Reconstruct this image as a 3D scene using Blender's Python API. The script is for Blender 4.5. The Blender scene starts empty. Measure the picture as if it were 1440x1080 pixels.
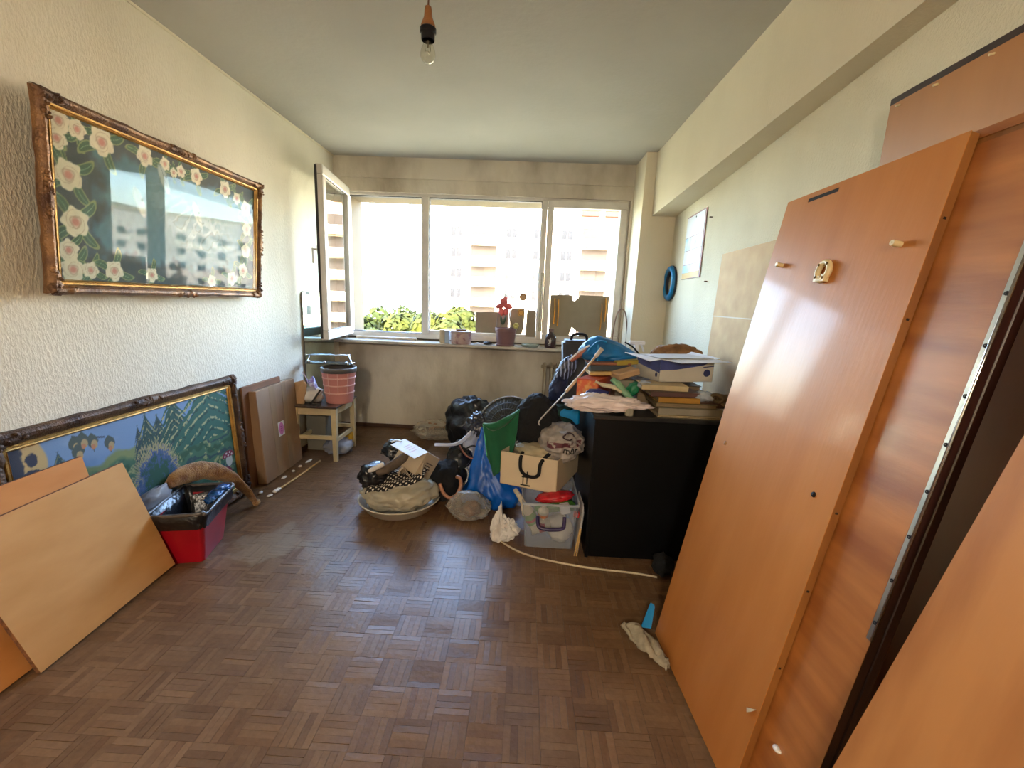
import bpy, bmesh, math, random
import numpy as np
from mathutils import Vector, Matrix, noise
random.seed(7)
SC = bpy.context.scene
COL = SC.collection
PI = math.pi

# ------------------------------------------------------------------ camera, sky, sun, exposure
CAM_POS = Vector((0.0, 0.0, 1.30))
cam_d = bpy.data.cameras.new('camera')
cam = bpy.data.objects.new('camera', cam_d)
COL.objects.link(cam)
CR = Matrix(((0.9986576, -0.0459383, 0.0239286), (0.0320915, 0.1861309, -0.9820007), (0.0406575, 0.9814505, 0.1873552)))
cam.matrix_world = Matrix.Translation(CAM_POS) @ CR.to_4x4()
cam_d.sensor_width = 36.0
cam_d.lens = 36.0 * 612.0 / 1440.0
cam_d.clip_start = 0.02
cam_d.clip_end = 600
SC.camera = cam

world = bpy.data.worlds.new('world')
SC.world = world
world.use_nodes = True
wn = world.node_tree.nodes
wl = world.node_tree.links
bgn = wn['Background']
sky = wn.new('ShaderNodeTexSky')
sky.sky_type = 'NISHITA'
sky.sun_disc = False
sky.sun_elevation = math.radians(38)
sky.sun_rotation = math.radians(200)
sky.air_density = 1.0
sky.dust_density = 2.2
wl.new(sky.outputs[0], bgn.inputs[0])
bgn.inputs[1].default_value = 1.05

sun_d = bpy.data.lights.new('sun', 'SUN')
sun_d.energy = 3.0
sun_d.angle = math.radians(0.6)
sun_d.color = (1.0, 0.95, 0.86)
sun = bpy.data.objects.new('sun', sun_d)
COL.objects.link(sun)
sun.rotation_euler = Vector((-0.30, 1.0, -0.85)).to_track_quat('-Z', 'Y').to_euler()

# added fill lamp, unseen behind the camera, shining in through an added doorway
fill_d = bpy.data.lights.new('hall_fill', 'POINT')
fill_d.energy = 23
fill_d.shadow_soft_size = 0.16
fill_d.color = (1.0, 0.88, 0.74)
fill = bpy.data.objects.new('hall_fill', fill_d)
COL.objects.link(fill)
fill.location = (-0.30, -1.95, 2.05)

# sampling portal in the window opening (guides the sky light, gives none itself)
por_d = bpy.data.lights.new('window_portal', 'AREA')
por_d.shape = 'RECTANGLE'
por_d.size = 2.7
por_d.size_y = 1.4
por_d.cycles.is_portal = True
por = bpy.data.objects.new('window_portal', por_d)
COL.objects.link(por)
por.location = (-0.41, 4.68, 1.575)
por.rotation_euler = (math.radians(-90), 0, 0)

SC.view_settings.view_transform = 'Standard'
SC.view_settings.look = 'None'
SC.view_settings.gamma = 1.0
SC.view_settings.use_curve_mapping = False
SC.view_settings.exposure = 3.10
SC.cycles.max_bounces = 14
SC.cycles.diffuse_bounces = 8
SC.cycles.glossy_bounces = 5
SC.cycles.transmission_bounces = 8
SC.cycles.transparent_max_bounces = 16
SC.cycles.sample_clamp_indirect = 6.0
SC.cycles.caustics_reflective = False
SC.cycles.caustics_refractive = False

# ------------------------------------------------------------------ materials
def lin(c):
    return tuple(((v / 255.0) / 12.92 if v / 255.0 <= 0.04045 else ((v / 255.0 + 0.055) / 1.055) ** 2.4) for v in c)

def newmat(name):
    m = bpy.data.materials.new(name)
    m.use_nodes = True
    nt = m.node_tree
    return m, nt, nt.nodes, nt.links, nt.nodes['Principled BSDF']

def mat(name, rgb, rough=0.6, metal=0.0, vary=0.08, vscale=6.0, bump=0.0, bscale=40.0, stretch=(1, 1, 1), coat=0.0,
        spec=0.5, dark=None, sheen=0.0, contrast=(0.35, 0.7), detail=4.0):
    m, nt, N, L, P = newmat(name)
    c = lin(rgb)
    d = lin(dark) if dark else tuple(v * (1 - vary * 2.2) for v in c)
    tc = N.new('ShaderNodeTexCoord')
    mp = N.new('ShaderNodeMapping')
    mp.inputs['Scale'].default_value = stretch
    L.new(tc.outputs['Object'], mp.inputs[0])
    nz = N.new('ShaderNodeTexNoise')
    nz.inputs['Scale'].default_value = vscale
    nz.inputs['Detail'].default_value = detail
    L.new(mp.outputs[0], nz.inputs['Vector'])
    mr = N.new('ShaderNodeValToRGB')
    mr.color_ramp.elements[0].position = contrast[0]
    mr.color_ramp.elements[1].position = contrast[1]
    mr.color_ramp.elements[0].color = (*d, 1)
    mr.color_ramp.elements[1].color = (*c, 1)
    L.new(nz.outputs['Fac'], mr.inputs[0])
    L.new(mr.outputs[0], P.inputs['Base Color'])
    P.inputs['Roughness'].default_value = rough
    P.inputs['Metallic'].default_value = metal
    P.inputs['Coat Weight'].default_value = coat
    P.inputs['Coat Roughness'].default_value = 0.08
    P.inputs['Specular IOR Level'].default_value = spec
    P.inputs['Sheen Weight'].default_value = sheen
    if bump > 0:
        n2 = N.new('ShaderNodeTexNoise')
        n2.inputs['Scale'].default_value = bscale
        n2.inputs['Detail'].default_value = 3.0
        L.new(mp.outputs[0], n2.inputs['Vector'])
        bp = N.new('ShaderNodeBump')
        bp.inputs['Strength'].default_value = bump
        bp.inputs['Distance'].default_value = 0.01
        L.new(n2.outputs['Fac'], bp.inputs['Height'])
        L.new(bp.outputs[0], P.inputs['Normal'])
    return m

def mat_film(name, rgb, alpha, rough=0.25, bump=0.4, bscale=25, edge=0.35):
    """thin clear or milky plastic: part of the light goes straight through"""
    m = mat(name, rgb, rough=rough, vary=0.05, bump=bump, bscale=bscale)
    nt = m.node_tree
    N, L = nt.nodes, nt.links
    P = N['Principled BSDF']
    out = N['Material Output']
    tr = N.new('ShaderNodeBsdfTransparent')
    tr.inputs[0].default_value = (*[min(1, 0.6 + 0.4 * v) for v in lin(rgb)], 1)
    mx = N.new('ShaderNodeMixShader')
    lw = N.new('ShaderNodeLayerWeight')       # a film seen edge-on hides more
    lw.inputs[0].default_value = 0.35
    fa = N.new('ShaderNodeMath')
    fa.operation = 'MULTIPLY_ADD'
    fa.use_clamp = True
    fa.inputs[1].default_value = edge
    fa.inputs[2].default_value = alpha
    L.new(lw.outputs['Facing'], fa.inputs[0])
    L.new(fa.outputs[0], mx.inputs[0])
    L.new(tr.outputs[0], mx.inputs[1])
    L.new(P.outputs[0], mx.inputs[2])
    L.new(mx.outputs[0], out.inputs[0])
    return m

def mat_pane(name, refl=1.0, tint=(1, 1, 1), ior=1.5):
    m, nt, N, L, P = newmat(name)
    N.remove(P)
    out = N['Material Output']
    tr = N.new('ShaderNodeBsdfTransparent')
    tr.inputs[0].default_value = (*tint, 1)
    gl = N.new('ShaderNodeBsdfGlossy')
    gl.inputs['Roughness'].default_value = 0.0
    fr = N.new('ShaderNodeFresnel')
    geo = N.new('ShaderNodeNewGeometry')      # same reflectance from both sides of the thin sheet
    ex = N.new('ShaderNodeMath')
    ex.operation = 'MULTIPLY_ADD'
    ex.inputs[1].default_value = -2.0
    ex.inputs[2].default_value = 1.0
    L.new(geo.outputs['Backfacing'], ex.inputs[0])
    pw = N.new('ShaderNodeMath')
    pw.operation = 'POWER'
    pw.inputs[0].default_value = ior
    L.new(ex.outputs[0], pw.inputs[1])
    L.new(pw.outputs[0], fr.inputs[0])
    mul = N.new('ShaderNodeMath')
    mul.operation = 'MULTIPLY'
    mul.use_clamp = True
    mul.inputs[1].default_value = refl
    L.new(fr.outputs[0], mul.inputs[0])
    mx = N.new('ShaderNodeMixShader')
    L.new(mul.outputs[0], mx.inputs[0])
    L.new(tr.outputs[0], mx.inputs[1])
    L.new(gl.outputs[0], mx.inputs[2])
    L.new(mx.outputs[0], out.inputs[0])
    return m

def mat_attr(name, rough=0.7, bump=0.15, bscale=350.0):
    m, nt, N, L, P = newmat(name)
    a = N.new('ShaderNodeAttribute')
    a.attribute_name = 'paint'
    L.new(a.outputs['Color'], P.inputs['Base Color'])
    P.inputs['Roughness'].default_value = rough
    tc = N.new('ShaderNodeTexCoord')
    n2 = N.new('ShaderNodeTexNoise')
    n2.inputs['Scale'].default_value = bscale
    L.new(tc.outputs['Object'], n2.inputs['Vector'])
    bp = N.new('ShaderNodeBump')
    bp.inputs['Strength'].default_value = bump
    bp.inputs['Distance'].default_value = 0.004
    L.new(n2.outputs['Fac'], bp.inputs['Height'])
    L.new(bp.outputs[0], P.inputs['Normal'])
    return m

def mat_plaster(name, rgb, dirt, bscale=55.0, bump=0.5, stretch=(1, 1, 0.55), dirtscale=1.3, lo=0.30, hi=0.62):
    m, nt, N, L, P = newmat(name)
    tc = N.new('ShaderNodeTexCoord')
    mp = N.new('ShaderNodeMapping')
    mp.inputs['Scale'].default_value = stretch
    L.new(tc.outputs['Object'], mp.inputs[0])
    n1 = N.new('ShaderNodeTexNoise')
    n1.inputs['Scale'].default_value = dirtscale
    n1.inputs['Detail'].default_value = 6
    L.new(mp.outputs[0], n1.inputs['Vector'])
    r1 = N.new('ShaderNodeValToRGB')
    r1.color_ramp.elements[0].position = lo
    r1.color_ramp.elements[1].position = hi
    r1.color_ramp.elements[0].color = (*lin(dirt), 1)
    r1.color_ramp.elements[1].color = (*lin(rgb), 1)
    L.new(n1.outputs['Fac'], r1.inputs[0])
    L.new(r1.outputs[0], P.inputs['Base Color'])
    P.inputs['Roughness'].default_value = 0.85
    P.inputs['Specular IOR Level'].default_value = 0.25
    n2 = N.new('ShaderNodeTexNoise')
    n2.inputs['Scale'].default_value = bscale
    n2.inputs['Detail'].default_value = 3
    n2.inputs['Roughness'].default_value = 0.6
    L.new(mp.outputs[0], n2.inputs['Vector'])
    r2 = N.new('ShaderNodeValToRGB')
    r2.color_ramp.elements[0].position = 0.40
    r2.color_ramp.elements[1].position = 0.66
    L.new(n2.outputs['Fac'], r2.inputs[0])
    bp = N.new('ShaderNodeBump')
    bp.inputs['Strength'].default_value = bump
    bp.inputs['Distance'].default_value = 0.012
    L.new(r2.outputs[0], bp.inputs['Height'])
    L.new(bp.outputs[0], P.inputs['Normal'])
    return m

# ------------------------------------------------------------------ mesh building
class MB:
    def __init__(s):
        s.v = []
        s.f = []
        s.mi = []
    def add(s, vs, fs, mi=0):
        b = len(s.v)
        s.v += [Vector(p) for p in vs]
        s.f += [tuple(b + i for i in f) for f in fs]
        s.mi += [mi] * len(fs)
        return s
    def box(s, c, d, R=None, mi=0):
        R = R or Matrix.Identity(3)
        c = Vector(c)
        vs = [c + R @ Vector((x * d[0] / 2, y * d[1] / 2, z * d[2] / 2)) for x in (-1, 1) for y in (-1, 1) for z in (-1, 1)]
        fs = [(0, 1, 3, 2), (4, 6, 7, 5), (0, 4, 5, 1), (2, 3, 7, 6), (0, 2, 6, 4), (1, 5, 7, 3)]
        return s.add(vs, fs, mi)
    def span(s, a, b, mi=0):
        a, b = Vector(a), Vector(b)
        return s.box((a + b) / 2, [abs(b[i] - a[i]) for i in range(3)], None, mi)
    def frame_box(s, O, U, V, W, mi=0):
        """box from a corner and three edge vectors"""
        O, U, V, W = map(Vector, (O, U, V, W))
        vs = [O + U * i + V * j + W * k for i in (0, 1) for j in (0, 1) for k in (0, 1)]
        fs = [(0, 1, 3, 2), (4, 6, 7, 5), (0, 4, 5, 1), (2, 3, 7, 6), (0, 2, 6, 4), (1, 5, 7, 3)]
        return s.add(vs, fs, mi)
    def prism(s, poly, z0, z1, mi=0):
        n = len(poly)
        vs = [(p[0], p[1], z0) for p in poly] + [(p[0], p[1], z1) for p in poly]
        fs = [tuple(range(n - 1, -1, -1)), tuple(range(n, 2 * n))] + [(i, (i + 1) % n, n + (i + 1) % n, n + i) for i in range(n)]
        return s.add(vs, fs, mi)
    def plate(s, pts, off, mi=0):
        """flat polygon given in space, thickened by the vector off"""
        n = len(pts)
        off = Vector(off)
        vs = [Vector(p) for p in pts] + [Vector(p) + off for p in pts]
        fs = [tuple(range(n - 1, -1, -1)), tuple(range(n, 2 * n))] + [(i, (i + 1) % n, n + (i + 1) % n, n + i) for i in range(n)]
        return s.add(vs, fs, mi)
    def lathe(s, prof, c=(0, 0, 0), R=None, n=28, mi=0, a0=0.0, a1=2 * PI, wave=0.0, wk=8):
        R = R or Matrix.Identity(3)
        c = Vector(c)
        full = abs(a1 - a0 - 2 * PI) < 1e-6
        m = n if full else n + 1
        vs = []
        for r, z in prof:
            for i in range(m):
                a = a0 + (a1 - a0) * i / n
                rr = r * (1 + wave * math.sin(wk * a))
                vs.append(c + R @ Vector((rr * math.cos(a), rr * math.sin(a), z)))
        fs = []
        for j in range(len(prof) - 1):
            for i in range(n):
                i2 = (i + 1) % m
                fs.append((j * m + i, j * m + i2, (j + 1) * m + i2, (j + 1) * m + i))
        return s.add(vs, fs, mi)
    def tube(s, pts, r, n=8, closed=False, smooth=True, mi=0, flat=1.0):
        P = [Vector(p) for p in pts]
        if smooth and len(P) > 2:
            Q = []
            k = len(P)
            rng = range(k) if closed else range(k - 1)
            for i in rng:
                p0 = P[(i - 1) % k] if (closed or i > 0) else P[0]
                p1, p2 = P[i], P[(i + 1) % k]
                p3 = P[(i + 2) % k] if (closed or i + 2 < k) else P[-1]
                for t in (0, .2, .4, .6, .8):
                    Q.append(.5 * ((2 * p1) + (p2 - p0) * t + (2 * p0 - 5 * p1 + 4 * p2 - p3) * t * t + (3 * p1 - p0 - 3 * p2 + p3) * t ** 3))
            if not closed:
                Q.append(P[-1])
            P = Q
        k = len(P)
        up = Vector((0, 0, 1))
        vs = []
        nrm = None
        for i in range(k):
            a = P[(i - 1) % k] if (closed or i > 0) else P[i]
            b = P[(i + 1) % k] if (closed or i < k - 1) else P[i]
            t = (b - a)
            t = t.normalized() if t.length > 1e-9 else Vector((0, 0, 1))
            if nrm is None:
                nrm = t.cross(up)
                if nrm.length < 1e-3:
                    nrm = t.cross(Vector((1, 0, 0)))
            nrm = (nrm - t * nrm.dot(t)).normalized()
            bi = t.cross(nrm)
            rr = r[min(len(r) - 1, int(i * len(r) / k))] if isinstance(r, (list, tuple)) else r
            for j in range(n):
                an = 2 * PI * j / n
                vs.append(P[i] + nrm * (rr * math.cos(an)) + bi * (rr * flat * math.sin(an)))
        fs = []
        for i in range(k if closed else k - 1):
            i2 = (i + 1) % k
            for j in range(n):
                j2 = (j + 1) % n
                fs.append((i * n + j, i * n + j2, i2 * n + j2, i2 * n + j))
        if not closed:
            fs.append(tuple(range(n - 1, -1, -1)))
            fs.append(tuple((k - 1) * n + j for j in range(n)))
        return s.add(vs, fs, mi)
    def grid(s, fn, nu, nv, mi=0):
        vs = [fn(i / nu, j / nv) for i in range(nu + 1) for j in range(nv + 1)]
        m = nv + 1
        fs = [(i * m + j, (i + 1) * m + j, (i + 1) * m + j + 1, i * m + j + 1) for i in range(nu) for j in range(nv)]
        return s.add(vs, fs, mi)
    def ell(s, c, r, R=None, sub=2, mi=0):
        bm = bmesh.new()
        bmesh.ops.create_icosphere(bm, subdivisions=sub, radius=1)
        R = R or Matrix.Identity(3)
        c = Vector(c)
        bm.verts.ensure_lookup_table()
        vs = [c + R @ Vector((v.co.x * r[0], v.co.y * r[1], v.co.z * r[2])) for v in bm.verts]
        fs = [tuple(v.index for v in f.verts) for f in bm.faces]
        bm.free()
        return s.add(vs, fs, mi)
    def blob(s, c, r, seed=0, amp=0.25, freq=2.0, crease=0.2, R=None, floor=None, shape=None, sub=4, mi=0):
        """crumpled bag / cloth lump"""
        bm = bmesh.new()
        bmesh.ops.create_icosphere(bm, subdivisions=sub, radius=1)
        R = R or Matrix.Identity(3)
        c = Vector(c)
        off = Vector((seed * 7.31, seed * 3.77, seed * 1.93))
        vs = []
        for v in bm.verts:
            p = v.co.copy()
            q = p * freq + off
            d = 1 + amp * noise.noise(q) + amp * 0.4 * noise.noise(q * 2.3)
            if crease:
                d += crease * (0.35 - abs(noise.noise(q * 1.7 + Vector((3, 1, 4)))) - 0.5 * abs(noise.noise(q * 3.9)))
            p = p * d
            if shape:
                p = shape(p)
            w = c + R @ Vector((p.x * r[0], p.y * r[1], p.z * r[2]))
            if floor is not None and w.z < floor:
                w.z = floor + 0.02 * min(0.15, (floor - w.z))
            vs.append(w)
        bm.verts.index_update()
        fs = [tuple(v.index for v in f.verts) for f in bm.faces]
        bm.free()
        return s.add(vs, fs, mi)
    def build(s, name, mats, parent=None, smooth=False, bevel=0.0, seg=1, weld=False, solid=0.0, subsurf=0, smooth_angle=None):
        if not isinstance(mats, (list, tuple)):
            mats = [mats]
        if parent is not None:
            org = WLOC[parent.name]
        else:
            xs = [v.x for v in s.v]; ys = [v.y for v in s.v]; zs = [v.z for v in s.v]
            org = Vector(((min(xs) + max(xs)) / 2, (min(ys) + max(ys)) / 2, min(zs)))
        org = Vector(org)
        me = bpy.data.meshes.new(name)
        me.from_pydata([v - org for v in s.v], [], s.f)
        for m in mats:
            me.materials.append(m)
        me.polygons.foreach_set('material_index', s.mi)
        bm = bmesh.new()
        bm.from_mesh(me)
        if weld:
            bmesh.ops.remove_doubles(bm, verts=bm.verts, dist=1e-5)
        bmesh.ops.recalc_face_normals(bm, faces=bm.faces)
        if bevel > 0:
            ed = [e for e in bm.edges if len(e.link_faces) == 2 and e.calc_face_angle(0) > 0.5]
            bmesh.ops.bevel(bm, geom=ed, offset=bevel, segments=seg, affect='EDGES', clamp_overlap=True)
        bm.to_mesh(me)
        bm.free()
        if smooth:
            me.polygons.foreach_set('use_smooth', [True] * len(me.polygons))
            if smooth_angle:
                me.set_sharp_from_angle(angle=smooth_angle)
        o = bpy.data.objects.new(name, me)
        COL.objects.link(o)
        if parent is not None:
            o.parent = parent
        else:
            o.location = org
        WLOC[o.name] = org
        if solid:
            md = o.modifiers.new('solidify', 'SOLIDIFY')
            md.thickness = solid
            md.offset = 0
        if subsurf:
            md = o.modifiers.new('subsurf', 'SUBSURF')
            md.levels = md.render_levels = subsurf
        return o
WLOC = {}

def tag(o, label, cat, group=None):
    o['label'] = label
    o['category'] = cat
    if group:
        o['group'] = group
    return o

def thing(name, label, cat, loc, group=None):
    o = bpy.data.objects.new(name, None)
    o.empty_display_size = 0.05
    COL.objects.link(o)
    o.location = loc
    WLOC[o.name] = Vector(loc)
    return tag(o, label, cat, group)

def struct(o):
    o['kind'] = 'structure'
    return o

def stuff(o):
    o['kind'] = 'stuff'
    return o

def rx(a): return Matrix.Rotation(a, 3, 'X')
def ry(a): return Matrix.Rotation(a, 3, 'Y')
def rz(a): return Matrix.Rotation(a, 3, 'Z')
def axis(d, roll=0.0):
    """rotation that takes +Z to the direction d"""
    return Vector(d).to_track_quat('Z', 'Y').to_matrix() @ rz(roll)

# ================================================================== the room
XL, YB, HC, YF = -1.81, 4.20, 2.53, -1.25
def wr(y):                       # the right wall runs slightly askew
    return 1.03 + 0.046 * y

M_wl = mat_plaster('plaster_left', (228, 221, 203), (212, 203, 184), bscale=95, bump=0.26, stretch=(1, 1, 0.42))
M_wr = mat_plaster('plaster_right', (218, 211, 189), (198, 190, 167), bscale=110, bump=0.3, stretch=(1, 1, 0.8))
M_wb = mat_plaster('plaster_back', (214, 206, 190), (164, 152, 134), bscale=30, bump=0.12, dirtscale=2.4, lo=.34, hi=.60)
M_beam = mat_plaster('plaster_smooth', (226, 217, 194), (212, 202, 178), bscale=80, bump=0.12)
M_ceil = mat_plaster('ceiling_paint', (182, 179, 170), (170, 166, 156), bscale=25, bump=0.05, dirtscale=0.9)
M_ext = mat('exterior_render', (104, 90, 66), rough=0.9, vary=0.05)
M_grout = mat('floor_base', (62, 45, 34), rough=0.8)

m = MB().span((-2.0, YF, -0.12), (1.40, 4.42, -0.009))
floor = struct(m.build('floor', M_grout))
m = MB().span((-2.0, YF - .15, HC), (1.45, 4.44, HC + 0.15))
struct(m.build('ceiling', M_ceil))
m = MB().span((XL - .15, YF, -.1), (XL, 4.44, HC + .05))
struct(m.build('wall_left', M_wl))
m = MB().prism([(wr(YF), YF), (wr(YF) + .25, YF), (wr(4.44) + .25, 4.44), (wr(4.44), 4.44)], -.1, HC + .05)
struct(m.build('wall_right', M_wr))
# wall behind the camera; doorway and hallway added to let the fill lamp in
m = MB().span((-2.0, YF - .15, -.1), (-.95, YF, HC + .05)).span((.25, YF - .15, -.1), (1.4, YF, HC + .05)).span((-.95, YF - .15, 2.15), (.25, YF, HC + .05))
struct(m.build('wall_front', M_beam))
m = MB().span((-2.0, -2.95, -.1), (1.4, -2.8, HC + .15)).span((-2.1, -2.9, -.1), (-1.95, -1.3, HC + .15)).span((1.3, -2.9, -.1), (1.45, -1.3, HC + .15))
struct(m.build('wall_added_hall', M_beam))
m = MB().span((-2.0, -2.9, -.12), (1.4, YF, -.010))
struct(m.build('floor_added_hall', M_grout))
m = MB().span((-2.0, -2.9, HC), (1.4, YF - .1, HC + .15))
struct(m.build('ceiling_added_hall', M_beam))
# window wall: below, above with its stepped lintel, and the two sides
wb = MB()
wb.span((-2.0, YB, -.1), (1.5, YB + .22, .885))
wb.span((-2.0, YB + .015, 2.235), (1.5, YB + .22, HC + .05))
wb.span((XL - .05, YB, 2.352), (1.3, YB + .03, HC + .02))
wb.span((XL - .15, YB, .885), (-1.735, YB + .22, 2.235))
wb.span((.905, YB, .885), (1.5, YB + .22, 2.235))
wallb = struct(wb.build('wall_back', M_wb))
# outer skin of the reveal, lit from outdoors
rv = MB()
rv.span((-1.80, YB + .108, .90), (-1.694, YB + .36, 2.30))
rv.span((-1.694, YB + .108, 2.206), (.87, YB + .38, 2.30))
rv.span((.87, YB + .108, .90), (1.0, YB + .36, 2.30))
rv.span((-1.694, YB + .108, .84), (.87, YB + .38, .925))
rv.build('outer_reveal', M_ext, wallb)
# beam along the right wall and the column in the corner
bz = lambda y: 2.16 - 0.0315 * y
b = MB()
b.add([(1.01, YF, bz(YF)), (1.50, YF, bz(YF)), (1.50, YF, HC + .02), (1.01, YF, HC + .02),
       (1.01, 3.86, bz(3.86)), (1.5, 3.86, bz(3.86)), (1.5, 3.86, HC + .02), (1.01, 3.86, HC + .02)],
      [(0, 1, 2, 3), (7, 6, 5, 4), (0, 4, 5, 1), (3, 2, 6, 7), (0, 3, 7, 4), (1, 5, 6, 2)])
struct(b.build('trim_1', M_beam))
c = MB().span((.925, 3.85, -.05), (1.45, 4.25, HC + .02))
struct(c.build('trim_2', M_beam))
# thin shadowed cove bead where ceiling meets the left wall
c = MB().tube([(XL + .004, YF, HC - .004), (XL + .004, 4.2, HC - .004)], .008, n=6, smooth=False)
struct(c.build('trim_3', M_beam))
M_base = mat('skirting_wood', (92, 62, 42), rough=0.5, vary=.15)
c = MB().span((XL, YB - .012, 0), (.925, YB, .035))
struct(c.build('baseboard_back', M_base, bevel=.003))
c = MB().span((XL, YF, 0), (XL + .012, YB, .035))
struct(c.build('baseboard_left', M_base, bevel=.003))

# ------------------------------------------------------------------ parquet
def mat_parquet():
    m, nt, N, L, P = newmat('parquet_oak')
    at = N.new('ShaderNodeAttribute'); at.attribute_name = 'paint'
    tc = N.new('ShaderNodeTexCoord')
    geo = N.new('ShaderNodeNewGeometry')
    oi = N.new('ShaderNodeObjectInfo')
    # worn, greyish traffic zones with a shape of their own
    n1 = N.new('ShaderNodeTexNoise'); n1.inputs['Scale'].default_value = 2.6; n1.inputs['Detail'].default_value = 8; n1.inputs['Roughness'].default_value = .7
    L.new(geo.outputs['Position'], n1.inputs['Vector'])
    r1 = N.new('ShaderNodeValToRGB')
    r1.color_ramp.elements[0].position = .46; r1.color_ramp.elements[1].position = .68
    L.new(n1.outputs['Fac'], r1.inputs[0])
    mx = N.new('ShaderNodeMixRGB'); mx.blend_type = 'MIX'
    mx.inputs[2].default_value = (*lin((132, 106, 80)), 1)
    ml = N.new('ShaderNodeMath'); ml.operation = 'MULTIPLY'; ml.inputs[1].default_value = .5
    L.new(r1.outputs[0], ml.inputs[0]); L.new(ml.outputs[0], mx.inputs[0])
    hs = N.new('ShaderNodeHueSaturation')
    mr = N.new('ShaderNodeMapRange'); mr.inputs['To Min'].default_value = .90; mr.inputs['To Max'].default_value = 1.08
    L.new(oi.outputs['Random'], mr.inputs[0]); L.new(mr.outputs[0], hs.inputs['Value'])
    L.new(at.outputs['Color'], hs.inputs['Color']); L.new(hs.outputs[0], mx.inputs[1])
    # fine grain streaks
    n2 = N.new('ShaderNodeTexNoise'); n2.inputs['Scale'].default_value = 55; n2.inputs['Detail'].default_value = 5
    L.new(geo.outputs['Position'], n2.inputs['Vector'])
    r2 = N.new('ShaderNodeMapRange'); r2.inputs['To Min'].default_value = .72; r2.inputs['To Max'].default_value = 1.25
    L.new(n2.outputs['Fac'], r2.inputs[0])
    mu = N.new('ShaderNodeMixRGB'); mu.blend_type = 'MULTIPLY'; mu.inputs[0].default_value = 1
    L.new(mx.outputs[0], mu.inputs[1]); L.new(r2.outputs[0], mu.inputs[2])
    # spilled plaster stain by the red bin
    sp = N.new('ShaderNodeVectorMath'); sp.operation = 'DISTANCE'; sp.inputs[1].default_value = (-1.30, 2.04, 0)
    L.new(geo.outputs['Position'], sp.inputs[0])
    n3 = N.new('ShaderNodeTexNoise'); n3.inputs['Scale'].default_value = 9; n3.inputs['Detail'].default_value = 5
    L.new(geo.outputs['Position'], n3.inputs['Vector'])
    a1 = N.new('ShaderNodeMath'); a1.operation = 'MULTIPLY_ADD'; a1.inputs[1].default_value = .5
    L.new(n3.outputs['Fac'], a1.inputs[0]); L.new(sp.outputs['Value'], a1.inputs[2])
    r3 = N.new('ShaderNodeMapRange'); r3.inputs['From Min'].default_value = .37; r3.inputs['From Max'].default_value = .43; r3.inputs['To Min'].default_value = .42; r3.inputs['To Max'].default_value = 0
    L.new(a1.outputs[0], r3.inputs[0])
    m3 = N.new('ShaderNodeMixRGB'); m3.inputs[2].default_value = (*lin((150, 138, 118)), 1)
    L.new(r3.outputs[0], m3.inputs[0]); L.new(mu.outputs[0], m3.inputs[1])
    L.new(m3.outputs[0], P.inputs['Base Color'])
    n4 = N.new('ShaderNodeTexNoise'); n4.inputs['Scale'].default_value = 7; n4.inputs['Detail'].default_value = 4
    L.new(geo.outputs['Position'], n4.inputs['Vector'])
    r4 = N.new('ShaderNodeMapRange'); r4.inputs['To Min'].default_value = .20; r4.inputs['To Max'].default_value = .46
    L.new(n4.outputs['Fac'], r4.inputs[0]); L.new(r4.outputs[0], P.inputs['Roughness'])
    bp = N.new('ShaderNodeBump'); bp.inputs['Strength'].default_value = .22; bp.inputs['Distance'].default_value = .006
    L.new(n2.outputs['Fac'], bp.inputs['Height']); L.new(bp.outputs[0], P.inputs['Normal'])
    P.inputs['Specular IOR Level'].default_value = .30
    return m
M_parq = mat_parquet()
TS = 0.1125
FINGER = [lin(c) for c in ((112, 83, 58), (107, 79, 56), (117, 88, 62), (103, 75, 53), (110, 82, 58), (120, 91, 65))]

def tile_mb(along_y, rnd, cx=0.0, cy=0.0):
    """one square of five oak fingers"""
    vs, fs, cols = [], [], []
    w = TS / 5
    base = rnd.random() * .0006
    for k in range(5):
        a0, a1 = -TS / 2 + k * w + .0003, -TS / 2 + (k + 1) * w - .0003
        e = TS / 2 - .0004
        h = base + rnd.random() * .0007 - .0012
        t = (rnd.random() - .5) * .0010
        q = [(a0, -e), (a1, -e), (a1, e), (a0, e)]
        if not along_y:
            q = [(y, x) for x, y in q][::-1]
        b = len(vs)
        c = rnd.choice(FINGER)
        g = .93 + .13 * rnd.random()
        for i, (x, y) in enumerate(q):
            vs.append((cx + x, cy + y, h + (t if i in (0, 3) else -t)))
        for x, y in q:
            vs.append((cx + x, cy + y, -.010))
        fs += [(b, b + 1, b + 2, b + 3)] + [(b + i, b + 4 + i, b + 4 + (i + 1) % 4, b + (i + 1) % 4) for i in range(4)]
        cols += [(c[0] * g, c[1] * g, c[2] * g, 1)] * 8
    return vs, fs, cols

def paint_mesh(name, vs, fs, cols, m):
    me = bpy.data.meshes.new(name)
    me.from_pydata(vs, [], fs)
    at = me.attributes.new('paint', 'FLOAT_COLOR', 'POINT')
    at.data.foreach_set('color', np.array(cols, dtype=np.float32).ravel())
    me.materials.append(m)
    return me

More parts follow.
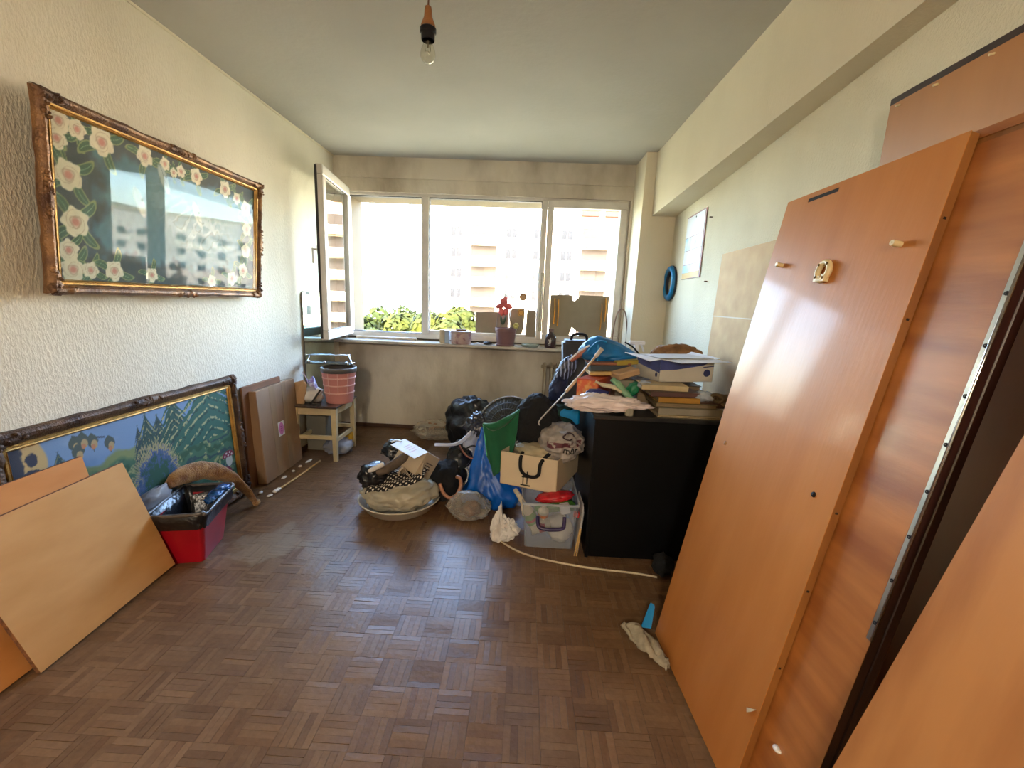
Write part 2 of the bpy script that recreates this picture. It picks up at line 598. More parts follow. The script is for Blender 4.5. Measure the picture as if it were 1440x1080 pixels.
rnd = random.Random(5)
variants = {(o, k): paint_mesh('parquet_tile', *tile_mb(o, rnd), M_parq) for o in (0, 1) for k in range(10)}
cells = []
CRi = CR.transposed()
for i in range(-13, 14):
    for j in range(-27, 24):
        x, y = -0.347 + (i + .5) * TS, 1.698 + (j + .5) * TS
        if x < XL - .06 or y < YF - .06 or y > 4.26:
            continue
        p = CRi @ (Vector((x, y, 0)) - CAM_POS)
        seen = False
        if p.z < 0:
            u, v = 720 - 612 * p.x / p.z, 540 + 612 * p.y / p.z
            seen = -40 < u < 1100 and v < 1130
        cells.append((0 if seen else 1, (Vector((x, y, 0)) - CAM_POS).length, i, j, x, y))
cells.sort()
fx, fy, fz = WLOC['floor']
rest = ([], [], [])
for n, (s_, d, i, j, x, y) in enumerate(cells):
    o_ = (i + j) % 2
    if n < 300:
        o = bpy.data.objects.new('parquet_tile', variants[(o_, rnd.randrange(10))])
        COL.objects.link(o)
        o.parent = floor
        o.location = (x - fx, y - fy, -fz)
        if rnd.random() < .5:
            o.rotation_euler = (0, 0, PI)
    else:
        vs, fs, cs = tile_mb(o_, rnd, x - fx, y - fy)
        b_ = len(rest[0])
        rest[0].extend([(p[0], p[1], p[2] - fz) for p in vs])
        rest[1].extend([tuple(b_ + q for q in f) for f in fs])
        rest[2].extend(cs)
o = bpy.data.objects.new('parquet_tiles', paint_mesh('parquet_tiles', *rest, M_parq))
COL.objects.link(o)
o.parent = floor
stuff(o)

# ------------------------------------------------------------------ window
M_pvc = mat('white_frame', (214, 208, 198), rough=0.35, vary=0.06, vscale=9)
M_gasket = mat('black_gasket', (38, 34, 32), rough=0.6)
M_pane = mat_pane('window_pane', 1.0, (.97, .98, .97))
M_sill = mat('sill_paint', (206, 198, 184), rough=0.45, vary=.10, vscale=8)
win = thing('window_1', 'white framed three-part window', 'window', (-0.41, YB, .885))
del win['label'], win['category']
struct(win)
y0, y1 = YB + .04, YB + .105
f = MB()
f.span((-1.735, y0, .90), (.905, y1, .952)).span((-1.735, y0, 2.208), (.905, y1, 2.245))
f.span((-1.735, y0, .952), (-1.692, y1, 2.208)).span((.862, y0, .952), (.905, y1, 2.208))
f.build('window_frame', M_pvc, win, bevel=.004)
MB().span((-1.006, y0 - .006, .94), (-.940, y1, 2.22)).build('mullion', M_pvc, win, bevel=.005)
MB().span((.108, y0 - .006, .94), (.158, y1, 2.22)).build('mullion', M_pvc, win, bevel=.005)
MB().span((-.94, y0 + .004, .95), (.108, y1 - .01, .985)).build('bottom_rail', M_pvc, win, bevel=.004)
MB().span((-.945, y0 + .028, .98), (.110, y0 + .034, 2.215)).build('pane', M_pane, win)
g = MB()
for a, b_ in (((-1.692, y0 + .01, 2.202), (-1.006, y1, 2.209)), ((-1.692, y0 + .01, .951), (-1.006, y1, .957)), ((-1.012, y0 + .01, .95), (-1.006, y1, 2.21)),
              ((-.941, y0 + .01, 2.202), (.108, y1, 2.209)), ((.104, y0 + .01, .98), (.109, y1, 2.21)), ((-.941, y0 + .01, .98), (-.936, y1, 2.21))):
    g.span(a, b_)
g.build('gasket', M_gasket, win)
# right hand sash, shut
sx0, sx1, sz0, sz1 = .162, .890, .930, 2.222
s_ = MB()
w_ = .068
s_.span((sx0, y0 - .018, sz0), (sx1, y0 + .05, sz0 + w_)).span((sx0, y0 - .018, sz1 - w_), (sx1, y0 + .05, sz1))
s_.span((sx0, y0 - .018, sz0 + w_), (sx0 + .055, y0 + .05, sz1 - w_)).span((sx1 - w_, y0 - .018, sz0 + w_), (sx1, y0 + .05, sz1 - w_))
sash = s_.build('sash', M_pvc, win, bevel=.006)
MB().span((sx0 + .05, y0 + .01, sz0 + .06), (sx1 - .06, y0 + .016, sz1 - .06)).build('pane', M_pane, sash)
# left hand sash, swung into the room on its hinges
th = math.radians(83.5)
hx, hy = -1.700, YB + .015
Rs = rz(-th)
ho = Vector((hx, hy, 0))
def sp(a, b_):               # a box in the sash's own frame: x along the sash, y its thickness
    a, b_ = Vector(a), Vector(b_)
    c_ = Rs @ ((a + b_) / 2) + ho
    return c_, [abs(b_[i] - a[i]) for i in range(3)], Rs
L_, q0, q1 = .730, .925, 2.262
s_ = MB()
s_.box(*sp((0, -.03, q0), (L_, .03, q0 + .075))).box(*sp((0, -.03, q1 - .075), (L_, .03, q1)))
s_.box(*sp((0, -.03, q0 + .075), (.07, .03, q1 - .075))).box(*sp((L_ - .07, -.03, q0 + .075), (L_, .03, q1 - .075)))
sash = s_.build('sash', M_pvc, win, bevel=.006)
MB().box(*sp((.06, -.004, q0 + .065), (L_ - .06, .004, q1 - .065))).build('pane', mat_pane('sash_pane', 1.6, (.95, .97, .95)), sash)
g = MB()
g.box(*sp((L_ - .001, -.031, q0 + .01), (L_ + .003, -.012, q1 - .01)))
g.box(*sp((.066, .012, q0 + .07), (L_ - .066, .022, q0 + .078))).box(*sp((.066, .012, q1 - .078), (L_ - .066, .022, q1 - .07)))
g.build('gasket', M_gasket, sash)
h_ = MB()
h_.box(*sp((L_ - .05, -.045, 1.60), (L_ - .02, -.03, 1.67))).box(*sp((L_ - .045, -.075, 1.628), (L_ - .025, -.045, 1.645))).box(*sp((L_ - .045, -.085, 1.53), (L_ - .025, -.07, 1.648)))
h_.build('handle', M_pvc, sash, bevel=.004)
hg = MB()
for z in (1.02, 2.14):
    hg.tube([(hx, hy, z), (hx, hy, z + .09)], .009, smooth=False)
hg.build('hinge', M_pvc, sash)
MB().span((XL, YB - .155, .853), (.925, YB + .06, .883)).build('window_sill', M_sill, win, bevel=.006)

# ================================================================== framed needlework pictures
M_gold = mat('old_gilt', (158, 116, 72), rough=.45, metal=.4, vary=.28, vscale=14, dark=(84, 54, 36), bump=.5, bscale=120)
M_gold2 = mat('bright_gilt', (190, 146, 78), rough=.35, metal=.7, vary=.2, vscale=18, bump=.3, bscale=160)
M_dgold = mat('dark_gilt', (104, 74, 46), rough=.5, metal=.3, vary=.3, vscale=14, dark=(58, 38, 26), bump=.5, bscale=120)
M_canvas = mat_attr('needlework')
M_backwood = mat('bracket_wood', (110, 84, 58))
M_glass_pic = mat_pane('picture_glass', 0.20, (.97, .98, .97), 1.52)

def canvas(name, O, U, V, paint, nx, ny, parent, N):
    O, U, V = Vector(O), Vector(U), Vector(V)
    u = np.linspace(0, 1, nx)
    v = np.linspace(0, 1, ny)
    uu, vv = np.meshgrid(u, v, indexing='ij')
    rgb = paint(uu, vv)
    org = WLOC[parent.name]
    base = np.array(O - org)[None, None] + uu[..., None] * np.array(U) + vv[..., None] * np.array(V)
    ids = np.arange(nx * ny).reshape(nx, ny)
    q = np.stack([ids[:-1, :-1], ids[1:, :-1], ids[1:, 1:], ids[:-1, 1:]], -1).reshape(-1, 4)
    me = bpy.data.meshes.new(name)
    me.from_pydata(base.reshape(-1, 3).tolist(), [], q.tolist())
    lin_ = np.where(rgb <= .04045, rgb / 12.92, ((rgb + .055) / 1.055) ** 2.4)
    col = np.concatenate([lin_, np.ones(lin_.shape[:2] + (1,))], -1).astype(np.float32)
    at = me.attributes.new('paint', 'FLOAT_COLOR', 'POINT')
    at.data.foreach_set('color', col.reshape(-1))
    me.materials.append(M_canvas)
    o = bpy.data.objects.new(name, me)
    COL.objects.link(o)
    o.parent = parent
    WLOC[o.name] = org
    # stiff backing board behind the cloth
    MB().frame_box(O - N * .002, U, V, -N * .008).build('backing_board', mat('backing', (120, 96, 70)), parent)
    return o

def ornate_frame(parent, O, U, V, N, rail, mats, seed):
    """O lower left outer corner, U and V the outer edges, N out of the wall; each mitred rail, liner and carving its own part"""
    O, U, V, N = Vector(O), Vector(U), Vector(V), Vector(N).normalized()
    u, v = U.normalized(), V.normalized()
    lu, lv = U.length, V.length
    prof = [(0, 0), (0, .020), (.10, .034), (.24, .043), (.40, .040), (.55, .028), (.66, .020)]      # (share of rail, height)
    liner = [(.66, .0155), (.70, .021), (.80, .021), (.84, .013), (.92, .016), (1.0, .009), (1.0, .0)]
    sides = [(O, u, v, lu), (O + U, v, -u, lv), (O + U + V, -u, -v, lu), (O + V, -v, u, lv)]
    for k, (A, d, inn, ln) in enumerate(sides):
        for nm, pf, mt in (('frame_rail', prof, mats[0]), ('gilt_liner', liner, mats[1])):
            m = MB()
            def fn(a, b_, A=A, d=d, inn=inn, ln=ln, pf=pf):
                t = b_ * (len(pf) - 1)
                i = min(int(t), len(pf) - 2)
                s, h = pf[i][0] + (pf[i + 1][0] - pf[i][0]) * (t - i), pf[i][1] + (pf[i + 1][1] - pf[i][1]) * (t - i)
                s *= rail
                x = s + (ln - 2 * s) * a
                if nm == 'frame_rail':
                    # scalloped outer lip: swells towards corner, quarter and centre
                    c = abs(a - .5)
                    w = .006 * (1 - min(1, abs(c - .24) / .05)) if abs(c - .24) < .05 else 0
                    w += .009 * max(0, 1 - c / .10) + .010 * max(0, 1 - (.5 - c) / .09)
                    w += -.006 * max(0, 1 - abs(c - .17) / .05)
                    f_ = max(0, 1 - s / (rail * .45))
                    w *= .55
                    h2 = h + .5 * w * (1 if s > 0 else .3) + .0015 * math.sin(a * 160) * (1 if 0 < s < rail * .5 else 0)
                    return A + d * x + inn * (s - w * f_) + N * (h2 * .8)
                return A + d * x + inn * s + N * h
            m.grid(fn, 72 if nm == 'frame_rail' else 2, (len(pf) - 1) * 2)
            m.build(nm, mt, parent, smooth=True, smooth_angle=.7)
        r_ = random.Random(seed + k)
        m = MB()                                             # carved corner
        for i in range(16):
            t = r_.random()
            side = i % 2
            p = A + (d if side else inn) * (rail * (.15 + 1.55 * t)) + (inn if side else d) * (rail * (.12 + .45 * r_.random()))
            q = r_.random()
            m.ell(p + N * (.026 + .009 * r_.random()), (rail * (.10 + .14 * q), rail * (.08 + .08 * r_.random()), .012), Matrix((d, inn, N)).transposed() @ rz(r_.random() * 3), sub=1)
        m.ell(A + (d + inn) * rail * .42 + N * .021, (rail * .62, rail * .62, .014), Matrix((d, inn, N)).transposed(), sub=1)
        for q_, e_ in ((d, inn), (inn, d)):
            m.ell(A + q_ * rail * 1.0 + e_ * rail * .36 + N * .024, (rail * 1.0, rail * .34, .012), Matrix((q_, e_, N)).transposed(), sub=1)
        m.build('corner_carving', mats[2], parent, smooth=True)
        m = MB()                                             # carved centre spray
        for i in range(13):
            t = (r_.random() - .5)
            p = A + d * (ln / 2 + t * .16) + inn * (rail * (.05 + .42 * r_.random() * (1 - abs(t))))
            m.ell(p + N * .031, (.011 + .006 * r_.random(), .006, .010), Matrix((d, inn, N)).transposed() @ rz(r_.random() * 3), sub=1)
        m.ell(A + d * (ln / 2) + inn * rail * .26 + N * .027, (.10, rail * .30, .010), Matrix((d, inn, N)).transposed(), sub=2)
        m.build('centre_carving', mats[2], parent, smooth=True)

def mixc(img, mask, c):
    mask = np.clip(mask, 0, 1)[..., None]
    return img * (1 - mask) + np.array(c)[None, None] / 255. * mask

def vnoise(u, v, seed, s):
    r_ = np.random.RandomState(seed)
    g = r_.rand(64, 64)
    x, y = u * s, v * s
    i, j = np.floor(x).astype(int), np.floor(y).astype(int)
    a, b_ = x - i, y - j
    a, b_ = a * a * (3 - 2 * a), b_ * b_ * (3 - 2 * b_)
    G = lambda p, q: g[p % 64, q % 64]
    return (G(i, j) * (1 - a) + G(i + 1, j) * a) * (1 - b_) + (G(i, j + 1) * (1 - a) + G(i + 1, j + 1) * a) * b_

def fbm(u, v, seed, s):
    return .5 * vnoise(u, v, seed, s) + .3 * vnoise(u, v, seed + 1, s * 2.1) + .2 * vnoise(u, v, seed + 2, s * 4.3)

def paint_roses(uu, vv):
    y = 1.62 + uu * 1.14           # along the wall
    z = 1.318 + vv * .56
    img = np.ones(uu.shape + (3,)) * np.array((74, 112, 120)) / 255.
    n = fbm(y, z, 3, 14)
    # darker leafy border closing round a plain teal field
    d = np.minimum.reduce([(y - 1.62) / .20, (1.90 - z) / .11, (z - 1.30) / .13, (2.80 - y) / .17])
    img = mixc(img, (1.05 - d + (n - .5) * .9) * 3, (52, 62, 58))
    roses = [(1.653, 1.848, .036), (1.716, 1.842, .030), (1.643, 1.790, .032), (1.809, 1.830, .044), (1.675, 1.681, .046), (1.691, 1.526, .046),
             (1.659, 1.425, .034), (1.671, 1.358, .040), (1.738, 1.360, .028), (1.837, 1.364, .036), (2.001, 1.838, .036), (2.106, 1.838, .024),
             (2.155, 1.815, .018), (2.199, 1.832, .024), (2.296, 1.836, .034), (2.504, 1.826, .038), (2.600, 1.800, .028), (2.682, 1.765, .036), (2.692, 1.652, .034),
             (2.685, 1.532, .036), (2.66, 1.42, .036), (2.56, 1.37, .034), (2.019, 1.358, .028), (2.40, 1.35, .028)]
    roses = [(a, b_, r * 1.12) for a, b_, r in roses]
    for k, (a, b_, r) in enumerate(roses):     # curling leaves first
        for q in range(4):
            an = k * 1.7 + q * 1.6
            ca, sa = math.cos(an), math.sin(an)
            X = (y - a - ca * r * 1.35) * ca + (z - b_ - sa * r * 1.35) * sa
            Y = -(y - a - ca * r * 1.35) * sa + (z - b_ - sa * r * 1.35) * ca - .25 * X * X / r
            e = (X / (r * .95)) ** 2 + (Y / (r * .36)) ** 2
            img = mixc(img, (1.15 - e) * 6, (128, 140, 88))
            img = mixc(img, (.72 - e) * 7, (58, 88, 58))
            img = mixc(img, (.10 - np.abs(Y / (r * .36))) * 12 * (e < .6), (120, 150, 110))
    for k, (a, b_, r) in enumerate(roses):
        X, Y = y - a, z - b_
        rr = np.sqrt(X * X + Y * Y) / r
        an = np.arctan2(Y, X)
        edge = 1 + .10 * np.sin(5 * an + k) + .05 * np.sin(9 * an + 2 * k)
        img = mixc(img, (edge - rr) * 12, (216, 208, 180))
        img = mixc(img, (.30 - np.abs(np.sin(rr * 7 + an + k))) * 3 * (rr < .85), (176, 158, 128))
        img = mixc(img, (.38 - rr) * 5, (186, 128, 112))
        img = mixc(img, (.10 - np.abs(rr - .38 - .05 * np.sin(3 * an))) * 6, (150, 120, 96))
    # pale scaly creatures winding through the middle
    s = np.sin(34 * (y - 2.1) + 14 * np.sin(9 * z) + 9 * n) + np.sin(46 * z + 8 * np.sin(7 * y))
    body = np.exp(-(((y - 2.22 - .10 * np.sin(9 * z)) / .24) ** 2 + ((z - 1.62 + .25 * (y - 2.2)) / .13) ** 2) ** 2)
    img = mixc(img, body * (.35 + .35 * (np.abs(s) < .55)) * .9, (168, 182, 178))
    img = mixc(img, body * (np.abs(s - .9) < .22) * .6, (96, 110, 108))
    for a, b_ in ((2.099, 1.773), (1.968, 1.650), (2.30, 1.66)):     # three heads
        e = ((y - a + .4 * (z - b_)) / .026) ** 2 + ((z - b_) / .060) ** 2 + .5 * (n - .5)
        img = mixc(img, (1.1 - e) * 3 * .7, (160, 172, 164))
        img = mixc(img, (.22 - np.abs(np.sin(90 * (y - a) + 60 * (z - b_) + 5 * n))) * 5 * (e < 1.0), (96, 112, 104))
        img = mixc(img, (1 - (((y - a - .012) / .007) ** 2 + ((z - b_ - .012) / .007) ** 2)) * 4, (58, 70, 62))
    w = .5 + .5 * np.sin(uu * 1900) * np.sin(vv * 950)
    return np.clip(img * (.96 + .05 * w[..., None]), 0, 1)

def paint_forest(uu, vv):
    y = 1.38 + uu * 1.12
    z = .135 + vv * .62
    n = fbm(y, z, 11, 12)
    n2 = fbm(y, z, 21, 30)
    n3 = fbm(y * 1.0, z, 31, 60)
    img = np.ones(uu.shape + (3,)) * np.array((112, 142, 182)) / 255.
    img = mixc(img, (n - .55) * 3, (136, 160, 190))
    hill = .60 + .10 * (y - 1.6) + .012 * np.sin(y * 40) + .02 * (n2 - .5)
    img = mixc(img, (hill - z) * 60, (120, 132, 84))
    img = mixc(img, (hill - .035 - z + .03 * (n - .5)) * 40, (62, 100, 74))
    band = np.sin(z * 62 + 6 * n + y * 9)
    low = np.clip((hill - .05 - z) * 25, 0, 1)
    img = mixc(img, (band - .25) * 2 * low, (44, 82, 54))
    img = mixc(img, (n2 - .62) * 9 * low, (150, 152, 100))
    img = mixc(img, (band + .9 < 0) * low * .8, (36, 64, 70))
    def conifer(a, top, bot, w, c, edge):
        nonlocal img
        t = (top - z) / (top - bot)
        step = np.mod((t - .55 * np.abs(y - a) / w + .10 * (n - .5)) * 6, 1.0)
        half = w * (t * .75 + .32 * step * np.clip(t * 3, .3, 1)) * (1 + .5 * (n2 - .5))
        inside = (half - np.abs(y - a)) / .004 * ((t > 0) & (t < 1))
        img = mixc(img, inside, c)
        img = mixc(img, inside * ((step > .78) & (n3 > .5)) * .8, edge)
        img = mixc(img, inside * ((step < .25) & (n3 < .5)) * .55, [v * .72 for v in c])
    conifer(1.54, .700, .55, .05, (50, 74, 78), (120, 124, 90))
    conifer(1.884, .705, .52, .045, (40, 62, 70), (130, 130, 92))
    conifer(1.995, .728, .52, .075, (44, 70, 72), (130, 130, 92))
    conifer(1.932, .748, .50, .085, (40, 72, 66), (140, 140, 98))
    conifer(2.09, .79, .56, .13, (38, 78, 66), (168, 160, 112))
    conifer(2.34, .86, .50, .34, (42, 90, 74), (160, 158, 112))
    # mound with a fringe of blue grass
    m = ((y - 1.95) / .135) ** 2 + ((z - .38) / .21) ** 2 + .9 * (n3 - .5) + .3 * np.abs(np.sin(46 * np.arctan2(z - .38, y - 1.95)))
    img = mixc(img, (1.28 - m) * 8, (158, 146, 104))
    img = mixc(img, (1.0 - m) * 8, (62, 84, 128))
    img = mixc(img, (.66 - m) * 6, (34, 78, 58))
    # dark silhouette of a figure against ochre, on the left
    img = mixc(img, (1.495 + .012 * np.sin(z * 30) - y) * 120, (186, 160, 108))
    img = mixc(img, (1.425 + .03 * (n2 - .5) - y + .05 * (z - .6)) * 160, (46, 50, 66))
    img = mixc(img, (1.1 - ((y - 1.452) / .020) ** 2 - ((z - .695) / .027) ** 2 - 1.1 * (n3 - .5)) * 5, (50, 54, 72))
    img = mixc(img, (1.1 - ((y - 1.447 + (z - .64) * .2) / .03) ** 2 - ((z - .640) / .022) ** 2 - 1.2 * (n3 - .5)) * 5, (50, 54, 72))
    img = mixc(img, (.605 + .05 * (n2 - .5) - z) * 120 * (y < 1.495), (40, 44, 60))
    # hanging hazelnuts
    img = mixc(img, (.0045 - np.abs(z - .735 + .32 * (y - 1.60) - .4 * (y - 1.66) ** 2)) * 500 * ((y > 1.60) & (y < 1.73)), (58, 66, 84))
    for a, b_ in ((1.606, .700), (1.612, .664), (1.676, .690), (1.745, .660), (1.638, .705)):
        e = ((y - a) / (.024 * np.clip(1.25 - np.abs(z - b_ - .008) / .040, .15, 1))) ** 2 + ((z - b_) / .040) ** 2
        img = mixc(img, (1.05 - e + .5 * (n3 - .5)) * 7, (72, 84, 78))
        img = mixc(img, (.9 - ((y - a - .006) / .015) ** 2 - ((z - b_ + .010) / .020) ** 2) * 6, (168, 146, 104))
        img = mixc(img, (.9 - ((y - a) / .010) ** 2 - ((z - b_ + .020) / .012) ** 2) * 6, (176, 120, 84))
    # red spotted toadstools
    for a, b_, r in ((2.437, .345, .052), (2.392, .245, .066)):
        img = mixc(img, (1 - ((y - a - .004) / (r * .55)) ** 2 - ((z - b_ + r * .35) / (r * .75)) ** 2) * 8, (176, 176, 168))
        cap = (1 - ((y - a) / r) ** 2 - ((z - b_ - r * .1) / (r * .72)) ** 2) * 8 * (z > b_)
        img = mixc(img, cap, (120, 34, 58))
        for q in range(5):
            img = mixc(img, (1 - ((y - a - r * (-.55 + .28 * q)) / .007) ** 2 - ((z - b_ - r * (.22 + .3 * (q % 2))) / .006) ** 2) * 5, (206, 196, 190))
    return np.clip(img * .97, 0, 1)

# large picture hanging on the left wall, tipped a little forward
pv = Vector((.058, 0, .692))
pn = Vector((.692, 0, -.058)).normalized()
po = Vector((-1.757, 1.567, 1.258))
t = thing('framed_picture', 'large gilt framed rose needlework under reflecting glass hanging on the left wall', 'picture', po)
ornate_frame(t, po, (0, 1.275, 0), pv, pn, .054, (M_gold, M_gold2, M_gold), 3)
ci = po + Vector((0, .050, 0)) + pv * .072 + pn * .006
canvas('needlework', ci, Vector((0, 1.175, 0)), pv * .856, paint_roses, 330, 160, t, pn)
gl = ci + pn * .017 - Vector((0, .004, 0))
gv = Vector((.032, 0, .692)) * .856            # the pane sits a little more upright than its frame
MB().frame_box(gl, Vector((0, 1.183, 0)), gv, pn * .002).build('glass_pane', M_glass_pic, t)
for y_, z_, w_ in ((1.80, 1.86, .045), (2.62, 1.86, .045), (1.80, 1.33, .02), (2.62, 1.33, .02)):      # blocks that hold it off the wall
    MB().span((XL, y_ - .02, z_), (XL + .065 + (.032 if z_ > 1.5 else 0), y_ + .02, z_ + .03)).build('wall_bracket', M_backwood, t)
# lower picture standing on the floor
pv = Vector((-.040, 0, .765))
pn = Vector((.765, 0, .040)).normalized()
po = Vector((-1.766, 1.325, .012))
t = thing('framed_picture', 'carved brown frame with forest and toadstool needlework leaning on the wall at floor level', 'picture', po)
ornate_frame(t, po, (0, 1.28, 0), pv, pn, .072, (M_dgold, M_gold2, M_dgold), 9)
ci = po + Vector((0, .066, 0)) + pv * .085 + pn * .006
canvas('needlework', ci, Vector((0, 1.148, 0)), pv * .83, paint_forest, 330, 190, t, pn)

# ================================================================== loose boards on the left
def mat_wood(name, rgb, dark, stretch, rough=.35, coat=0.0, scale=3.0, spec=.5, crough=.12, contrast=(.3, .75), bump=.04):
    m = mat(name, rgb, rough=rough, dark=dark, vscale=scale, stretch=stretch, coat=coat, spec=spec, contrast=contrast, bump=bump, bscale=scale * 8, detail=7)
    m.node_tree.nodes['Principled BSDF'].inputs['Coat Roughness'].default_value = crough
    return m
M_ply = mat_wood('pale_ply', (212, 162, 104), (196, 144, 86), (2, .7, 2), rough=.5, scale=5, spec=.2)
M_ply2 = mat_wood('orange_ply', (212, 148, 88), (196, 130, 72), (2, .7, 2), rough=.5, scale=5, spec=.2)
M_rawedge = mat('raw_chipboard_edge', (150, 98, 62), rough=.9, vary=.3, vscale=60, dark=(92, 58, 38))

def slab(name, label, cat, O, U, V, N, face, edge, group=None, loc=None):
    """board from a bottom corner: face part in front, core with raw edges behind"""
    O, U, V, N = Vector(O), Vector(U), Vector(V), Vector(N)
    t = thing(name, label, cat, loc or O, group)
    n = N.normalized()
    MB().frame_box(O, U, V, N - n * .0012).build('core', edge, t)
    e = .0006
    MB().frame_box(O + U.normalized() * e + V.normalized() * e + (N - n * .0012), U * (1 - 2 * e / U.length), V * (1 - 2 * e / V.length), n * .0012).build('veneer_face', face, t)
    return t
bn = lambda V: Vector((V[2], 0, -V[0])).normalized()
V_ = Vector((-.110, -.082, .530))
slab('plywood_board', 'pale plywood board, foremost of the stack leaning on the left picture', 'board', (-1.590, 1.207, .002), (-.02, .598, .014), V_, bn(V_) * .016, M_ply, M_rawedge)
V_ = Vector((-.118, -.015, .610))
slab('plywood_board', 'orange plywood board, taller and just behind the pale front board', 'board', (-1.632, .995, .002), (-.006, .615, .008), V_, bn(V_) * .016, M_ply2, M_rawedge)
V_ = Vector((-.102, 0, .50))
slab('plywood_board', 'hindmost plywood board of the left stack, only its near bottom corner showing', 'board', (-1.654, .80, .002), (0, .345, .004), V_, bn(V_) * .016, M_ply, M_rawedge)

# ================================================================== left side, floor level
M_red = mat('red_plastic', (170, 14, 34), rough=.35, vary=.12)
M_bagblk = mat('black_bag', (22, 22, 26), rough=.28, vary=.2, bump=.6, bscale=30, spec=.6)
M_rim = mat('grey_liner', (92, 84, 78), rough=.35, bump=.5, bscale=40)
M_bluef = mat('blue_foil', (36, 92, 160), rough=.2, vary=.3, vscale=30, bump=.5, bscale=60)

# red bin
cb = Vector((-1.602, 1.958, 0))
t = thing('waste_bin', 'red rectangular waste bin lined with a black bag, by the left boards', 'bin', cb)
Rb = rz(math.radians(14))
def rrect(a, b_, r, z, n=6, jit=0, seed=0):
    r_ = random.Random(seed)
    out = []
    for k, (sx, sy) in enumerate(((1, 1), (-1, 1), (-1, -1), (1, -1))):
        for i in range(n + 1):
            an = PI / 2 * (k + i / n)
            p = Rb @ Vector((sx * (a - r) + r * math.cos(an), sy * (b_ - r) + r * math.sin(an), 0))
            out.append(cb + p + Vector(((r_.random() - .5) * jit, (r_.random() - .5) * jit, z + (r_.random() - .5) * jit)))
    return out
def loft(m, loops, cap=None, mi=0):
    n = len(loops[0])
    vs = [p for l in loops for p in l]
    fs = [(j * n + i, j * n + (i + 1) % n, (j + 1) * n + (i + 1) % n, (j + 1) * n + i) for j in range(len(loops) - 1) for i in range(n)]
    if cap == 0:
        fs.append(tuple(range(n)))
    if cap == 1:
        fs.append(tuple(range((len(loops) - 1) * n, len(loops) * n)))
    return m.add(vs, fs, mi)
m = MB()
loft(m, [rrect(.075, .120, .02, .002), rrect(.106, .160, .03, .235), rrect(.110, .164, .03, .242), rrect(.102, .156, .03, .242), rrect(.070, .114, .02, .012)], 1)
m.build('bin_body', M_red, t, smooth=True, smooth_angle=.6)
m = MB()
loft(m, [rrect(.113, .168, .03, .196, jit=.010, seed=1), rrect(.116, .170, .032, .225, jit=.010, seed=2), rrect(.120, .176, .035, .272, jit=.020, seed=3),
         rrect(.116, .170, .035, .276, jit=.020, seed=4), rrect(.094, .146, .03, .22, jit=.008, seed=5), rrect(.064, .106, .02, .10, jit=.006, seed=6), rrect(.05, .08, .02, .05, jit=.006, seed=7)], 1)
m.build('bin_liner', M_bagblk, t, smooth=True)
m = MB().tube([p for p in rrect(.121, .175, .035, .274, n=2, jit=.014, seed=8)], .009, n=6, closed=True)
m.build('rolled_rim', M_rim, t, smooth=True)
m = MB()
for k in range(3):
    m.blob((-1.530, 1.99 + .035 * k, .268 + .010 * k), (.030, .05, .016), seed=20 + k, amp=.4, crease=.5, R=rz(.5 - .3 * k), sub=3)
tag(m.build('foil_wrapper', M_bluef, None, smooth=True), 'shiny blue foil wrapper on the rim of the red bin', 'wrapper')
# clear plastic bag behind the bin
M_film = mat_film('clear_film', (190, 190, 196), .38, rough=.15)
m = MB().blob((-1.742, 1.885, .285), (.030, .10, .065), seed=31, amp=.4, crease=.5, sub=3)
tag(m.build('plastic_bag', M_film, None, smooth=True), 'crumpled clear plastic bag tucked between red bin and forest picture', 'bag')
# tan fleece covered board standing behind the bin
M_straw = mat('straw_fleece', (186, 146, 88), rough=.95, vary=.25, vscale=22, dark=(128, 84, 42), bump=.9, bscale=160, sheen=.3)
pts = [(-1.752, 2.00, .325), (-1.750, 2.03, .335), (-1.738, 2.10, .340), (-1.715, 2.18, .330), (-1.685, 2.26, .290), (-1.650, 2.33, .220), (-1.618, 2.395, .115), (-1.602, 2.432, .028)]
m = MB()
Pm = [Vector(p) for p in pts]
def wick(a, b_):
    t_ = a * (len(Pm) - 1)
    i = min(int(t_), len(Pm) - 2)
    p = Pm[i].lerp(Pm[i + 1], t_ - i)
    w = .024 + .046 * math.sin(PI * min(1, max(0, a * .94 + .03)))
    an = 2 * PI * b_
    wob = 1 + .12 * noise.noise(Vector((a * 9, math.cos(an), math.sin(an))))
    return p + Vector((math.cos(an) * w * .62 * wob, -.2 * math.sin(an) * w, math.sin(an) * w * .85 * wob))
m.grid(wick, 40, 16)
m.ell((-1.597, 2.438, .022), (.022, .026, .020), sub=2)
m.ell(pts[0], (.020, .014, .026), sub=2)
tag(m.build('straw_mat', M_straw, None, smooth=True, weld=True), 'tan shaggy rolled straw mat curving over the red bin to the floor', 'mat')
# dark flat carton against the wall and the taped carton in front of it
M_card = mat('cardboard', (150, 118, 88), rough=.85, vary=.06, vscale=8)
M_cardd = mat('cardboard_dark', (128, 84, 52), rough=.85, vary=.08, vscale=8)
M_tape = mat('packing_tape', (158, 132, 104), rough=.18, vary=.05, coat=.4)
M_pink = mat('pink_sticker', (206, 120, 176), rough=.5, vary=.05)
M_white = mat('white_print', (226, 222, 214), rough=.6, vary=.04)
t = tag(MB().frame_box((-1.79, 2.66, .002), (0, .44, 0), (-.012, 0, .685), (.018, 0, 0)).build('cardboard_sheet', M_cardd, None, bevel=.003), 'brown flat cardboard sheet standing behind the taped carton', 'cardboard')
O = Vector((-1.764, 2.725, .002)); U = Vector((-.010, .50, 0)); V = Vector((-.036, 0, .645)); W = Vector((.062, 0, .004))
t = thing('carton', 'flat taped cardboard carton with a pink sticker leaning on the left wall', 'box', O)
nW = W.normalized()
